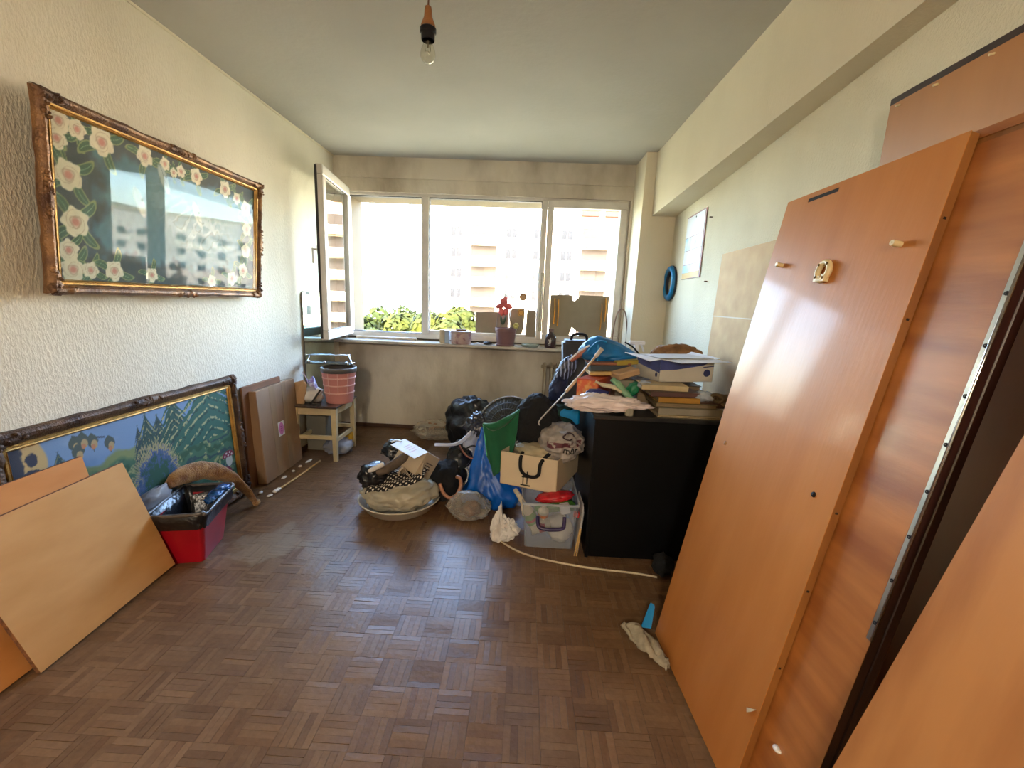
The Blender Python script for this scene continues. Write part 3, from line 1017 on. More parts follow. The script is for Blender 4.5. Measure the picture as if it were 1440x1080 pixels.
MB().frame_box(O, U, V, W).build('box_body', [M_card], t, bevel=.004)
MB().frame_box(O + W + U * .30, U * .14, V, nW * .0008).build('tape_strip', M_tape, t)
MB().frame_box(O + W + U * .62, U * .11, V, nW * .0008).build('tape_strip', M_tape, t)
MB().frame_box(O + W * .25 + V, U, W * .5, Vector((0, 0, .0009))).build('tape_strip', M_tape, t)
MB().frame_box(O + W + U * .42 + V * .42, U * .155, V * .16, nW * .0014).build('sticker', M_white, t)
so = O + W + U * .497 + V * .50 + nW * .0014
m = MB()
m.add([so + U.normalized() * (.032 * math.cos(k * PI / 12)) + V.normalized() * (.046 * math.sin(k * PI / 12)) + nW * .0005 for k in range(24)], [tuple(range(24))])
st = m.build('pink_oval', M_pink, t)
m = MB()
for k in range(3):
    m.frame_box(so + U.normalized() * (-.012) + V.normalized() * (-.018 + .016 * k) + nW * .0007, U.normalized() * .024, V.normalized() * .005, nW * .0004)
m.build('sticker_mark', mat('purple_print', (150, 60, 130)), t)

# stool with its load
M_cream = mat('cream_paint', (206, 188, 148), rough=.5, vary=.08, vscale=12)
M_stooltop = mat('brown_lino', (72, 54, 48), rough=.3, vary=.15, coat=.3)
sx, sy, sz = -1.595, 3.40, .445
t = thing('stool', 'cream painted wooden stool with a dark top beside the taped carton', 'stool', (sx, sy, 0))
MB().box((sx, sy, sz - .008), (.36, .42, .016)).build('seat', M_stooltop, t, bevel=.003)
for a in (-1, 1):
    MB().box((sx, sy + a * .175, sz - .045), (.30, .018, .058)).build('apron', M_cream, t, bevel=.002)
    MB().box((sx + a * .148, sy, sz - .045), (.018, .35, .058)).build('apron', M_cream, t, bevel=.002)
    MB().box((sx, sy + a * .178, .190), (.30, .018, .032)).build('stretcher', M_cream, t, bevel=.002)
    MB().box((sx + a * .150, sy, .165), (.018, .36, .032)).build('stretcher', M_cream, t, bevel=.002)
    for b_ in (-1, 1):
        m = MB()
        x, y = sx + a * .152, sy + b_ * .180
        m.add([(x - s * w, y - q * w, z) for z, w in ((.0, .015), (sz - .016, .021)) for s, q in ((1, 1), (-1, 1), (-1, -1), (1, -1))],
              [(0, 1, 2, 3), (7, 6, 5, 4), (0, 4, 5, 1), (1, 5, 6, 2), (2, 6, 7, 3), (3, 7, 4, 0)])
        m.build('leg', M_cream, t, bevel=.002)
# pink lattice bin on the stool
M_pinkb = mat('pink_plastic', (206, 138, 132), rough=.45, vary=.05)
M_pinkl = mat('pale_pink', (226, 178, 168), rough=.45)
bx, by = -1.468, 3.385
t = thing('lattice_bin', 'pink latticed plastic bin with a grey liner standing on the stool', 'bin', (bx, by, sz))
m = MB().lathe([(.001, sz + .001), (.098, sz + .001), (.104, sz + .02), (.128, sz + .27), (.131, sz + .275), (.124, sz + .275), (.100, sz + .02), (.001, sz + .012)], (bx, by, 0), n=36)
m.build('bin_body', M_pinkb, t, smooth=True, smooth_angle=.6)
m = MB()
for zz in (.085, .145, .205, .258):
    r_ = .102 + .027 * zz / .27
    m.lathe([(r_, sz + zz - .005), (r_ + .004, sz + zz - .004), (r_ + .004, sz + zz + .004), (r_, sz + zz + .005)], (bx, by, 0), n=36)
for k in range(10):
    a = 2 * PI * k / 10
    ca, sa = math.cos(a), math.sin(a)
    m.tube([(bx + .109 * ca, by + .109 * sa, sz + .075), (bx + .128 * ca, by + .128 * sa, sz + .262)], .0035, n=5, smooth=False)
m.build('lattice_ribs', M_pinkl, t)
m = MB().lathe([(.131, sz + .246), (.135, sz + .254), (.137, sz + .279), (.131, sz + .286), (.118, sz + .270), (.108, sz + .20), (.02, sz + .19)], (bx, by, 0), n=36, wave=.018, wk=11)
m.build('bin_liner', M_rim, t, smooth=True)
# chrome rail lying across the bin
M_chrome = mat('chrome', (210, 214, 222), rough=.12, metal=1.0, vary=.03)
M_darkpl = mat('dark_plastic', (52, 50, 48), rough=.45)
t = thing('shelf_rack', 'chrome railed bathroom shelf lying across the pink bin', 'rack', (-1.585, 3.46, .735))
MB().box((-1.575, 3.47, .744), (.36, .13, .009), rz(.05)).build('shelf_plate', mat('smoked_glass', (96, 92, 82), rough=.15, coat=.4), t, bevel=.002)
MB().tube([(-1.785, 3.56, .782), (-1.780, 3.545, .792), (-1.47, 3.545, .802), (-1.445, 3.53, .800), (-1.395, 3.46, .752), (-1.388, 3.44, .748)], .0065, n=8).build('rail', M_chrome, t, smooth=True)
MB().tube([(-1.785, 3.56, .782), (-1.76, 3.48, .757), (-1.752, 3.45, .752)], .006, n=8).build('rail_arm', M_chrome, t, smooth=True)
for x in (-1.73, -1.60, -1.42):
    MB().ell((x, 3.425, .757), (.022 if x == -1.73 else .010, .010, .010), sub=2).build('knob', M_chrome, t, smooth=True)
# papers and packaging on the stool
M_paper = mat('white_paper', (222, 218, 214), rough=.7, bump=.3, bscale=30)
M_purple = mat('purple_pack', (142, 116, 172), rough=.35, vary=.35, vscale=22, dark=(214, 206, 222), contrast=(.45, .55))
M_kraft = mat('kraft_paper', (186, 150, 112), rough=.8, bump=.3, bscale=25)
m = MB().plate([(-1.770, 3.225, sz + .001), (-1.690, 3.235, sz + .001), (-1.672, 3.25, .60), (-1.700, 3.26, .632), (-1.768, 3.24, .612)], (.004, .02, 0))
tag(m.build('kraft_bag', M_kraft, None, bevel=.004), 'light brown kraft packet standing on the left corner of the stool', 'packet')
m = MB().grid(lambda a, b_: Vector((-1.735 + .125 * a, 3.30 + .10 * b_, .655 - .16 * a * a + .03 * math.sin(a * 9 + b_ * 4) - .02 * b_)), 12, 8)
tag(m.build('purple_packet', M_purple, None, smooth=True, solid=.004), 'creased purple and white packet on the stool', 'packet')
m = MB().blob((-1.665, 3.33, sz + .055), (.085, .07, .062), seed=41, amp=.35, crease=.5, floor=sz + .001, sub=3)
tag(m.build('crumpled_paper', M_paper, None, smooth=True), 'crumpled white paper on the stool beside the pink bin', 'paper')
m = MB().tube([(-1.555, 3.243, .565), (-1.625, 3.225, sz + .012), (-1.632, 3.222, sz + .010)], .008, n=6, smooth=False).tube([(-1.628, 3.224, sz + .008), (-1.545, 3.215, sz + .008)], .006, n=6)
tag(m.build('black_hanger', M_darkpl, None), 'thin black bent hanger propped on the stool edge', 'hanger')
# under the stool
m = MB().blob((-1.50, 3.42, .055), (.11, .13, .062), seed=44, amp=.3, crease=.5, floor=.002, sub=3)
tag(m.build('plastic_bag', M_film, None, smooth=True), 'crumpled clear plastic bag on the floor under the stool', 'bag')
M_yel = mat('yellow_plastic', (206, 160, 48), rough=.4)
m = MB().lathe([(.001, .03), (.035, .03), (.036, .13), (.02, .145), (.001, .145)], (-1.475, 3.56, 0), n=18)
tag(m.build('yellow_cup', M_yel, None, smooth=True, smooth_angle=.6), 'yellow plastic cup under the stool', 'cup')
m = MB().span((-1.78, 3.44, .002), (-1.62, 3.58, .30))
tag(m.build('grey_carton', mat('grey_card', (120, 116, 104), rough=.8), None, bevel=.004), 'grey green carton standing under the stool near the wall', 'box')
# mirror
M_mirror = mat('mirror_silver', (214, 236, 232), rough=.015, metal=1.0, vary=0.0)
t = thing('mirror', 'frameless round cornered mirror leaning on the left wall behind the stool', 'mirror', (-1.73, 3.70, .002))
mo = Vector((-1.790, 3.500, .004)); mu_ = Vector((0, .55, 0)); mv = Vector((-.012, 0, 1.302)); mn = Vector((1.302, 0, .012)).normalized()
def rr2(inset):
    out = []
    a, b_ = .275 - inset, .651 - inset
    for k, (qx, qy) in enumerate(((1, 1), (-1, 1), (-1, -1), (1, -1))):
        for i in range(6):
            an = PI / 2 * (k + i / 5)
            out.append(mo + mu_.normalized() * (.275 + qx * (a - .03) + .03 * math.cos(an)) + mv.normalized() * (.652 + qy * (b_ - .03) + .03 * math.sin(an)))
    return out
MB().plate(rr2(0), mn * .005).build('backing', mat('mirror_back', (70, 66, 62)), t)
m = MB().add([p + mn * .0056 for p in rr2(.002)], [tuple(range(24))])
m.build('mirror_face', M_mirror, t)
# wooden rod and the white capped clips on the floor
M_rod = mat('bare_wood_rod', (206, 168, 104), rough=.6, vary=.12, vscale=30)
m = MB().tube([(-1.580, 2.665, .010), (-1.562, 2.95, .010), (-1.560, 3.195, .008)], .0075, n=8)
t = tag(m.build('wooden_rod', M_rod, None, smooth=True), 'thin bare wooden rod with a white end lying in front of the carton', 'rod')
MB().box((-1.585, 2.64, .012), (.026, .060, .016), rz(-.1)).build('end_cap', M_white, t, bevel=.004)
for k, (x, y, l, a) in enumerate(((-1.590, 2.565, .045, -.3), (-1.670, 2.60, .036, .2), (-1.655, 2.85, .05, -.1), (-1.652, 2.97, .022, 0), (-1.650, 3.065, .032, .1), (-1.640, 3.175, .085, -.1))):
    nm = ('nearest the straw mat', 'just left of the rod tip by the carton corner', 'second from the near corner at the carton foot', 'smallest, at the middle of the carton foot', 'beyond the smallest chip at the carton foot', 'longest, at the far end of the carton foot')[k]
    m = MB().blob((x, y, .009), (.012, l / 2, .008), seed=50 + k, amp=.25, crease=.2, R=rz(a), floor=.001, sub=2)
    tag(m.build('white_chip', M_white, None, smooth=True), 'white plastic chip on the floor, ' + nm, 'chip', 'white chips along the carton')

# ================================================================== heap in the middle of the floor
M_enamel = mat('grey_enamel', (196, 190, 176), rough=.35, vary=.05)
M_greybag = mat_film('milky_bag', (186, 178, 156), .80, rough=.35, bump=.5, bscale=14)
M_print = mat('faded_red_print', (196, 150, 140), rough=.5)
M_black = mat('black_cloth', (20, 19, 21), rough=.9, vary=.25, bump=.3, bscale=60)
M_taupe = mat('taupe_cloth', (104, 90, 78), rough=.9, vary=.2, vscale=20, bump=.4, bscale=50)

def mat_dots():
    m, nt, N, L, P = newmat('polka_dot')
    tc = N.new('ShaderNodeTexCoord')
    mp = N.new('ShaderNodeMapping'); mp.inputs['Rotation'].default_value = (0, 0, .6)
    L.new(tc.outputs['UV'], mp.inputs[0])
    fr = N.new('ShaderNodeVectorMath'); fr.operation = 'FRACTION'
    L.new(mp.outputs[0], fr.inputs[0])
    sb = N.new('ShaderNodeVectorMath'); sb.operation = 'DISTANCE'; sb.inputs[1].default_value = (.5, .5, 0)
    L.new(fr.outputs[0], sb.inputs[0])
    lt = N.new('ShaderNodeMath'); lt.operation = 'LESS_THAN'; lt.inputs[1].default_value = .27
    L.new(sb.outputs['Value'], lt.inputs[0])
    mx = N.new('ShaderNodeMixRGB'); mx.inputs[1].default_value = (*lin((26, 22, 22)), 1); mx.inputs[2].default_value = (*lin((222, 212, 196)), 1)
    L.new(lt.outputs[0], mx.inputs[0]); L.new(mx.outputs[0], P.inputs['Base Color'])
    P.inputs['Roughness'].default_value = .9
    return m
M_dots = mat_dots()

bc = (-.735, 2.53)
m = MB().lathe([(.001, .004), (.19, .004), (.205, .012), (.238, .062), (.250, .068), (.253, .074), (.246, .077), (.234, .070), (.200, .020), (.001, .012)], (*bc, 0), n=48)
tag(m.build('wash_basin', M_enamel, None, smooth=True, smooth_angle=.7), 'shallow pale enamel basin on the floor under the heap of bags', 'basin')
def bagshape(p):
    # leaning sack: higher to the right, low lip at the left
    return Vector((p.x, p.y, p.z * (.85 + .38 * p.x) if p.z > 0 else p.z))
m = MB().blob((bc[0] + .005, bc[1] - .02, .125), (.228, .195, .115), seed=60, amp=.12, freq=1.8, crease=.16, floor=.022, shape=bagshape, sub=5)
sack = tag(m.build('milky_sack', M_greybag, None, smooth=True), 'milky grey plastic sack filling the basin', 'bag')
m = MB().blob((bc[0] + .075, bc[1] - .13, .12), (.07, .05, .06), seed=61, amp=.1, crease=.1, sub=3)
m.build('faded_print', M_print, sack, smooth=True)
# polka dot cloth showing above the lip of the sack
def dot_cloth(a, b_):
    x = -.895 + .345 * a
    zf = .122 + .105 * a
    y = 2.37 + .20 * b_ + .05 * abs(a - .5)
    return Vector((x, y - .03, zf + .030 + .085 * b_ - .05 * b_ * b_ + .008 * math.sin(a * 14 + b_ * 5) + .006 * math.sin(b_ * 13)))
m = MB().grid(dot_cloth, 26, 14)
o = m.build('polka_dot_cloth', M_dots, None, smooth=True, solid=.004)
uv = o.data.uv_layers.new(name='UVMap')
for poly in o.data.polygons:
    for li in poly.loop_indices:
        vi = o.data.loops[li].vertex_index
        uv.data[li].uv = ((vi // 15) / 26 * 15, (vi % 15) / 14 * 9)
tag(o, 'black cloth with white polka dots folded over the milky sack', 'cloth')
m = MB().blob((-.880, 2.50, .215), (.095, .10, .075), seed=62, amp=.25, crease=.25, sub=4)
tag(m.build('black_bag', M_bagblk, None, smooth=True), 'shiny black plastic bag at the left end of the basin heap', 'bag')
m = MB().blob((-.795, 2.62, .335), (.075, .07, .06), seed=63, amp=.3, crease=.4, sub=4)
tag(m.build('black_bag', M_bagblk, None, smooth=True), 'small knotted black bag behind the open white carton in the basin heap', 'bag')
m = MB().tube([(-.845, 2.44, .255), (-.78, 2.455, .285), (-.70, 2.49, .335), (-.665, 2.52, .365)], [.026, .030, .030, .024], n=10)
tag(m.build('rolled_cloth', M_taupe, None, smooth=True), 'taupe rolled cloth lying across the polka dot cloth', 'cloth')
m = MB().tube([(-.905, 2.43, .255), (-.85, 2.43, .290), (-.805, 2.44, .312)], .015, n=8)
tag(m.build('crumpled_tissue', M_paper, None, smooth=True), 'strip of white tissue on the black bag left of the taupe roll', 'tissue')
# open white carton, tipped on its corner
M_cart = mat('grey_white_card', (186, 170, 146), rough=.7, vary=.05)
M_lid = mat('white_lid', (226, 228, 236), rough=.45, vary=.03)
ea = Vector((-.135, .085, .030)).normalized()
eb = Vector((.10, .095, -.10))
eb = (eb - ea * eb.dot(ea)).normalized()
ed = ea.cross(eb)
ed = ed if ed.z < 0 else -ed
ec = -ed
O = Vector((-.547, 2.460, .393)) + ed * .15
t = thing('white_carton', 'small pale carton with a white lid tipped on top of the basin heap', 'box', O)
MB().frame_box(O, ea * .20, eb * .155, ec * .149).build('box_body', M_cart, t, bevel=.003)
m = MB().frame_box(O + ec * .149, ea * .20, eb * .155, ec * .004)
fl_ = Vector((-.062, -.085, -.012))
m.frame_box(O + ec * .150 - ea * .004, ea * .208, fl_, ec * .003)
m.build('lid', M_lid, t, bevel=.0015)
m = MB().tube([O + ec * .151 + ea * .19 + fl_ * .3, O + ec * .150 + ea * .225 + fl_ * .4, O + ec * .135 + ea * .240 + fl_ * .55], .014, n=8, flat=.35)
m.build('lid_tab', M_lid, t, smooth=True)
m = MB()
for k, (w, q) in enumerate(((.075, .60), (.055, .48), (.065, .38))):
    m.frame_box(O - ea * .0008 + eb * .045 + ec * (.149 * q), eb * w, ec * .007, ea * .0012)
m.build('dark_print', mat('grey_print', (96, 84, 76), rough=.7), t)
m = MB()
for k in range(4):
    m.frame_box(O + ec * .1532 + ea * (.06 + .022 * k) + fl_ * .25, ea * .006, fl_ * (.5 - .1 * (k % 2)), ec * .0006)
m.build('pink_print', mat('pink_print', (226, 190, 200), rough=.5), t)
# white folded strip running back from the carton
M_strip = mat('white_strip', (222, 224, 230), rough=.4)
m = MB()
for dx in (0, .008, .016):
    m.tube([(-.545, 2.66, .370 + dx * .4), (-.44, 2.74, .347 + dx * .5), (-.385, 2.80, .355 + dx), (-.335, 2.84, .398 + dx * 1.3)], .0045, n=6, flat=1.6)
tag(m.build('white_strap', M_strip, None, smooth=True), 'long white strap running from the pale carton to the heap of cables', 'strap')
m = MB().grid(lambda a, b_: Vector((-.715 + .15 * a, 2.415 + .09 * b_ - .04 * a, .245 + .035 * a + .035 * math.sin(b_ * 4 + a * 5) + .02 * math.sin(a * 8))), 8, 6)
tag(m.build('torn_paper', M_cart, None, smooth=False, solid=.003), 'torn grey paper lying on the polka dot cloth below the pale carton', 'paper')
# right of the basin: black sack, its tan ring handle, dark pans
m = MB().blob((-.475, 2.66, .13), (.105, .12, .135), seed=65, amp=.22, crease=.25, floor=.003, sub=4)
tag(m.build('black_sack', M_black, None, smooth=True), 'dull black cloth sack squeezed between basin and cable heap', 'bag')
M_tan = mat('tan_leather', (176, 124, 98), rough=.4, vary=.1, coat=.3)
m = MB().tube([(-.485, 2.53, .165), (-.455, 2.50, .118), (-.412, 2.48, .098), (-.372, 2.485, .118), (-.352, 2.51, .165), (-.360, 2.54, .200), (-.385, 2.56, .205)], .0115, n=10)
tag(m.build('ring_handle', M_tan, None, smooth=True), 'tan curved bag handle sticking out of the black cloth sack', 'handle')
M_pan = mat('dark_pan', (42, 44, 46), rough=.22, metal=.3, vary=.2)
for k, (p, d, r) in enumerate((((-.395, 2.74, .27), (.25, -.75, .55), .085), ((-.40, 2.70, .155), (.1, -.8, .35), .075))):
    t = thing('saucepan_lid', ('dark rimmed glass pan lid in the heap, upper of the two beside the white strap', 'dark rimmed glass pan lid in the heap, lower of the two behind the tan handle')[k], 'lid', p)
    R_ = axis(d)
    MB().lathe([(r - .010, .0), (r, .002), (r, .008), (r - .010, .008), (r - .010, .0)], p, R_, n=28).build('rim', M_pan, t, smooth=True, smooth_angle=.6)
    MB().lathe([(r - .011, .005), (r * .6, .018), (.006, .024)], p, R_, n=28).build('lid_glass', M_pan, t, smooth=True)
    MB().lathe([(.006, .024), (.016, .034), (.015, .042), (.001, .044)], p, R_, n=14).build('knob', M_darkpl, t, smooth=True)
# clear heap with brown leaves by the window wall
M_heapf = mat_film('cloudy_film', (216, 204, 184), .24, rough=.15, bump=.8, bscale=40, edge=.6)
m = MB().blob((-.800, 3.93, .075), (.205, .14, .085), seed=70, amp=.25, crease=.35, floor=.002, sub=4)
tag(m.build('clear_sack', M_heapf, None, smooth=True), 'low cloudy plastic sack on the floor under the window wall', 'bag')
M_brown = mat('dry_brown', (150, 104, 58), rough=.8, vary=.3, vscale=30)
m = MB()
r_ = random.Random(4)
for k in range(9):
    m.blob((-.86 + .18 * r_.random(), 3.86 + .08 * r_.random(), .10 + .05 * r_.random()), (.030, .02, .012), seed=80 + k, amp=.3, R=rz(r_.random() * 3), sub=2)
stuff(tag(m.build('dry_leaves', M_brown, None, smooth=True), 'brown dry scraps in the cloudy sack by the window wall', 'scraps'))
# black rubbish bag behind
m = MB().blob((-.455, 3.62, .235), (.185, .17, .255), seed=72, amp=.22, crease=.25, floor=.003, sub=4,
              shape=lambda p: Vector((p.x * (1.0 + .15 * p.z) + .10 * p.z, p.y, p.z)))
tag(m.build('rubbish_bag', M_bagblk, None, smooth=True), 'tall black rubbish bag standing behind the mesh guard', 'bag')
m = MB().blob((-.420, 3.28, .10), (.13, .12, .10), seed=73, amp=.25, crease=.3, floor=.003, sub=4)
tag(m.build('rubbish_bag', M_bagblk, None, smooth=True), 'low black bag on the floor in front of the tall rubbish bag', 'bag')
# cable heap
m = MB().blob((-.335, 2.86, .20), (.085, .085, .205), seed=74, amp=.3, crease=.6, floor=.003, sub=4)
M_shiny = mat_film('shiny_wrap', (206, 210, 222), .62, rough=.12, bump=.8, bscale=40)
tag(m.build('shiny_wrapping', M_shiny, None, smooth=True), 'shiny crumpled clear wrapping heaped left of the blue bag', 'wrapping')
m = MB().blob((-.300, 2.92, .44), (.075, .08, .085), seed=75, amp=.3, crease=.5, sub=4)
tag(m.build('grey_bag', mat('dark_grey_bag', (60, 60, 66), rough=.2, bump=.6, bscale=30), None, smooth=True), 'dark grey glossy bag lodged left of the mesh guard', 'bag')
M_cab = {'black': mat('cable_black', (30, 28, 28), rough=.5), 'white': mat('cable_white', (214, 208, 198), rough=.5), 'red': mat('cable_red', (150, 92, 72), rough=.5)}
for k, (c_, pts) in enumerate((('black', [(-.41, 2.76, .33), (-.35, 2.72, .30), (-.27, 2.70, .275), (-.25, 2.72, .31), (-.30, 2.74, .35), (-.35, 2.74, .33)]),
                               ('red', [(-.40, 2.75, .345), (-.34, 2.70, .29), (-.25, 2.70, .27), (-.22, 2.75, .28)]),
                               ('white', [(-.385, 2.66, .235), (-.405, 2.63, .18), (-.395, 2.62, .14), (-.372, 2.61, .10)]))):
    m = MB().tube(pts, .006 if c_ != 'white' else .003, n=7)
    tag(m.build('cable', M_cab[c_], None, smooth=True), ('black looped cable on the shiny wrapping', 'reddish cable crossing the shiny wrapping', 'thin white cable hanging down left of the blue bag')[k], 'cable')
# blue carrier bag
M_blue = mat('blue_plastic', (0, 96, 196), rough=.38, vary=.15, vscale=6, bump=.2, bscale=14)
def bbshape(p):
    k = max(0.0, (p.z + .35)) / 1.35
    w = 1.0 - .78 * min(1, k) ** .7
    return Vector((p.x * w - .30 * min(1, k), p.y * w, p.z))
m = MB().blob((-.175, 2.66, .19), (.195, .17, .30), seed=77, amp=.22, freq=1.5, crease=.22, floor=.003, shape=bbshape, sub=5)
tag(m.build('blue_bag', M_blue, None, smooth=True), 'bright blue plastic carrier bag slumped on the floor left of the clear tub', 'bag')
# small clear bag with brown inside
m = MB().blob((-.290, 2.44, .072), (.125, .09, .085), seed=78, amp=.22, crease=.30, floor=.003, sub=4)
tag(m.build('clear_bag', mat_film('clear_bag_film', (224, 218, 208), .16, rough=.1, bump=.5, bscale=50, edge=.5), None, smooth=True), 'small clear knotted bag on the floor in front of the blue bag', 'bag')
m = MB().blob((-.275, 2.44, .055), (.06, .05, .045), seed=79, amp=.3, crease=.4, floor=.006, sub=3)
tag(m.build('brown_contents', mat('brown_rags', (122, 84, 60), rough=.8, vary=.3, vscale=25), None, smooth=True), 'brown rag inside the small clear bag', 'rag')
# crumpled tissue
def tis(p):
    k = max(0, p.z)
    left = 1 if p.x < -.25 else 0
    return Vector((p.x * (1 - .25 * k), p.y * (1 - .3 * k), p.z * (1.0 + 1.05 * left)))
m = MB().blob((-.066, 2.215, .060), (.074, .055, .070), seed=81, amp=.35, freq=2.2, crease=.45, floor=.003, shape=tis, sub=4)
tag(m.build('paper_tissue', M_paper, None, smooth=False), 'crumpled white paper tissue on the floor left of the clear tub', 'tissue')
# white cord on the floor
m = MB().tube([(-.105, 2.245, .006), (-.084, 2.189, .005), (.023, 2.088, .005), (.17, 2.025, .005), (.381, 1.979, .005), (.588, 1.957, .005), (.700, 1.934, .005)], .0055, n=7)
tag(m.build('power_cable', mat('cord_white', (206, 190, 160), rough=.5), None, smooth=True), 'thin cream cable lying on the floor from the tissue to the big board', 'cable')

# ------------------------------------------------------------------ clear tub and what is in it
M_tub = mat_film('tub_plastic', (200, 206, 214), .26, rough=.2, bump=0)
M_violet = mat('violet_handle', (52, 36, 84), rough=.35)
tx0, tx1, ty0, ty1, th_ = .035, .322, 2.125, 2.50, .268
t = thing('storage_tub', 'clear plastic storage tub with a purple handle below the white carton', 'tub', (.19, 2.31, .003))
def tubloop(f, z, r=.02):
    out = []
    cx_, cy_ = (tx0 + tx1) / 2, (ty0 + ty1) / 2
    a, b_ = (tx1 - tx0) / 2 * f, (ty1 - ty0) / 2 * f
    for k, (qx, qy) in enumerate(((1, 1), (-1, 1), (-1, -1), (1, -1))):
        for i in range(5):
            an = PI / 2 * (k + i / 4)
            out.append(Vector((cx_ + qx * (a - r) + r * math.cos(an), cy_ + qy * (b_ - r) + r * math.sin(an), z)))
    return out
m = loft(MB(), [tubloop(.90, .003), tubloop(.975, .19), tubloop(1.02, .195), tubloop(1.03, th_)], 0)
m.build('tub_body', M_tub, t, smooth=True, smooth_angle=.5)
m = loft(MB(), [tubloop(1.025, th_ - .012), tubloop(1.065, th_ - .010), tubloop(1.065, th_), tubloop(1.02, th_)])
m.build('tub_rim', mat_film('tub_rim_plastic', (206, 212, 220), .5, rough=.2, bump=0), t, smooth=True, smooth_angle=.5)
m = MB().tube([(.112, 2.120, .195), (.114, 2.098, .165), (.128, 2.085, .148), (.185, 2.082, .143), (.240, 2.085, .150), (.250, 2.098, .168), (.252, 2.120, .198)], .0095, n=9)
m.build('tub_handle', M_violet, t, smooth=True)
M_botw = mat('bottle_white', (206, 196, 176), rough=.4)
M_lg = mat('label_green', (112, 156, 76), rough=.5)
M_lr = mat('label_red', (188, 40, 40), rough=.4)
M_lb = mat('label_blue', (110, 150, 190), rough=.4)
# trigger spray leaning out at the left corner
p0, p1 = Vector((.105, 2.20, .100)), Vector((.000, 2.165, .300))
dd = (p1 - p0).normalized()
R_ = axis(dd)
t = thing('spray_bottle', 'cream trigger spray bottle leaning out of the left corner of the clear tub', 'bottle', p0)
MB().lathe([(.001, 0), (.032, 0), (.035, .02), (.034, .10), (.024, .135), (.014, .15), (.013, .165), (.001, .165)], p0, R_, n=20).build('bottle', M_botw, t, smooth=True, smooth_angle=.7)
MB().lathe([(.0352, .03), (.0356, .031), (.0352, .095), (.035, .096)], p0, R_, n=20).build('green_label', M_lg, t, smooth=True)
MB().lathe([(.0356, .045), (.0360, .046), (.0360, .06), (.0356, .061)], p0, R_, n=20).build('red_band', M_lr, t, smooth=True)
m = MB().box(p0 + dd * .19, (.030, .026, .05), R_)
m.frame_box(p0 + dd * .205 - R_ @ Vector((.06, .012, 0)), R_ @ Vector((.085, 0, 0)), R_ @ Vector((0, .024, 0)), dd * .022)
m.build('spray_head', M_botw, t, bevel=.005)
MB().tube([p0 + dd * .205 - R_ @ Vector((.03, 0, 0)), p0 + dd * .185 - R_ @ Vector((.045, 0, 0)), p0 + dd * .155 - R_ @ Vector((.042, 0, 0))], .005, n=7).build('trigger', M_botw, t, smooth=True)
M_redp = mat('red_packet', (204, 32, 44), rough=.3, vary=.2, vscale=30, bump=.5, bscale=40)
M_greenp = mat('green_packet', (72, 132, 52), rough=.35, vary=.2, vscale=20)
m = MB().blob((.205, 2.215, .268), (.105, .05, .026), seed=90, amp=.15, crease=.25, R=rz(.1) @ ry(-.13), sub=4)
tag(m.build('red_packet', M_redp, None, smooth=True), 'bright red plastic packet on top of the clear tub contents', 'packet')
m = MB().box((.205, 2.195, .218), (.22, .05, .05), rz(.06) @ ry(-.13))
tag(m.build('green_packet', M_greenp, None, bevel=.012, seg=2, smooth=True), 'green packet under the red one in the clear tub', 'packet')
m = MB().box((.255, 2.160, .228), (.052, .04, .05), ry(-.2) @ rz(.1))
tag(m.build('small_box', M_lid, None, bevel=.004), 'small white box at the front of the clear tub', 'box')
m = MB().lathe([(.001, 0), (.026, 0), (.028, .02), (.028, .07), (.012, .09), (.010, .10), (.001, .10)], (.140, 2.165, .150), axis((.05, -.25, 1)), n=18)
t = tag(m.build('cream_jar', M_botw, None, smooth=True, smooth_angle=.6), 'cream plastic jar behind the purple handle in the clear tub', 'jar')
MB().lathe([(.0284, .035), (.0287, .036), (.0287, .055), (.0284, .056)], (.140, 2.165, .150), axis((.05, -.25, 1)), n=18).build('orange_spot', mat('orange_label', (206, 120, 70)), t, smooth=True)
m = MB().lathe([(.001, 0), (.030, 0), (.030, .10), (.014, .125), (.012, .14), (.001, .14)], (.082, 2.175, .085), axis((.9, .2, .25)), n=18)
t = tag(m.build('detergent_bottle', M_botw, None, smooth=True, smooth_angle=.6), 'white bottle with a red band lying low in the clear tub', 'bottle')
MB().lathe([(.0304, .04), (.0308, .042), (.0308, .075), (.0304, .077)], (.082, 2.175, .085), axis((.9, .2, .25)), n=18).build('red_band', M_lr, t, smooth=True)
m = MB().blob((.235, 2.22, .085), (.07, .07, .075), seed=91, amp=.25, crease=.3, floor=.008, sub=3)
tag(m.build('white_bundle', M_paper, None, smooth=True), 'pale crumpled bundle at the bottom of the clear tub', 'bundle')
m = MB().box((.320, 2.165, .195), (.03, .03, .026), ry(.2))
tag(m.build('red_carton', M_lr, None, bevel=.003), 'tiny dark red carton at the right end of the clear tub', 'box')
# papers and sticks between tub and cabinet
for k in range(4):
    x = .344 + .0035 * k
    m = MB().plate([(x - .018, 2.10 + .01 * k, .004), (x - .010, 2.33, .004), (x + .003, 2.33, .255 - .012 * k), (x - .002, 2.10 + .01 * k, .285 - .020 * k)], (.0018, 0, 0))
    tag(m.build('paper_sheet', M_paper, None), ('leftmost of the white paper sheets standing between clear tub and black cabinet', 'second from the left of the paper sheets beside the clear tub', 'third from the left of the paper sheets beside the clear tub', 'paper sheet standing nearest the black cabinet side')[k], 'paper', 'paper sheets beside the tub')
for k in range(2):
    m = MB().tube([(.312 + .012 * k, 2.080, .004), (.334 + .004 * k, 2.095, .150)], .004, n=6, smooth=False)
    tag(m.build('wooden_stick', M_rod, None), ('thin wooden stick leaning at the right front corner of the clear tub', 'second thin stick leaning right against the papers by the tub')[k], 'stick')

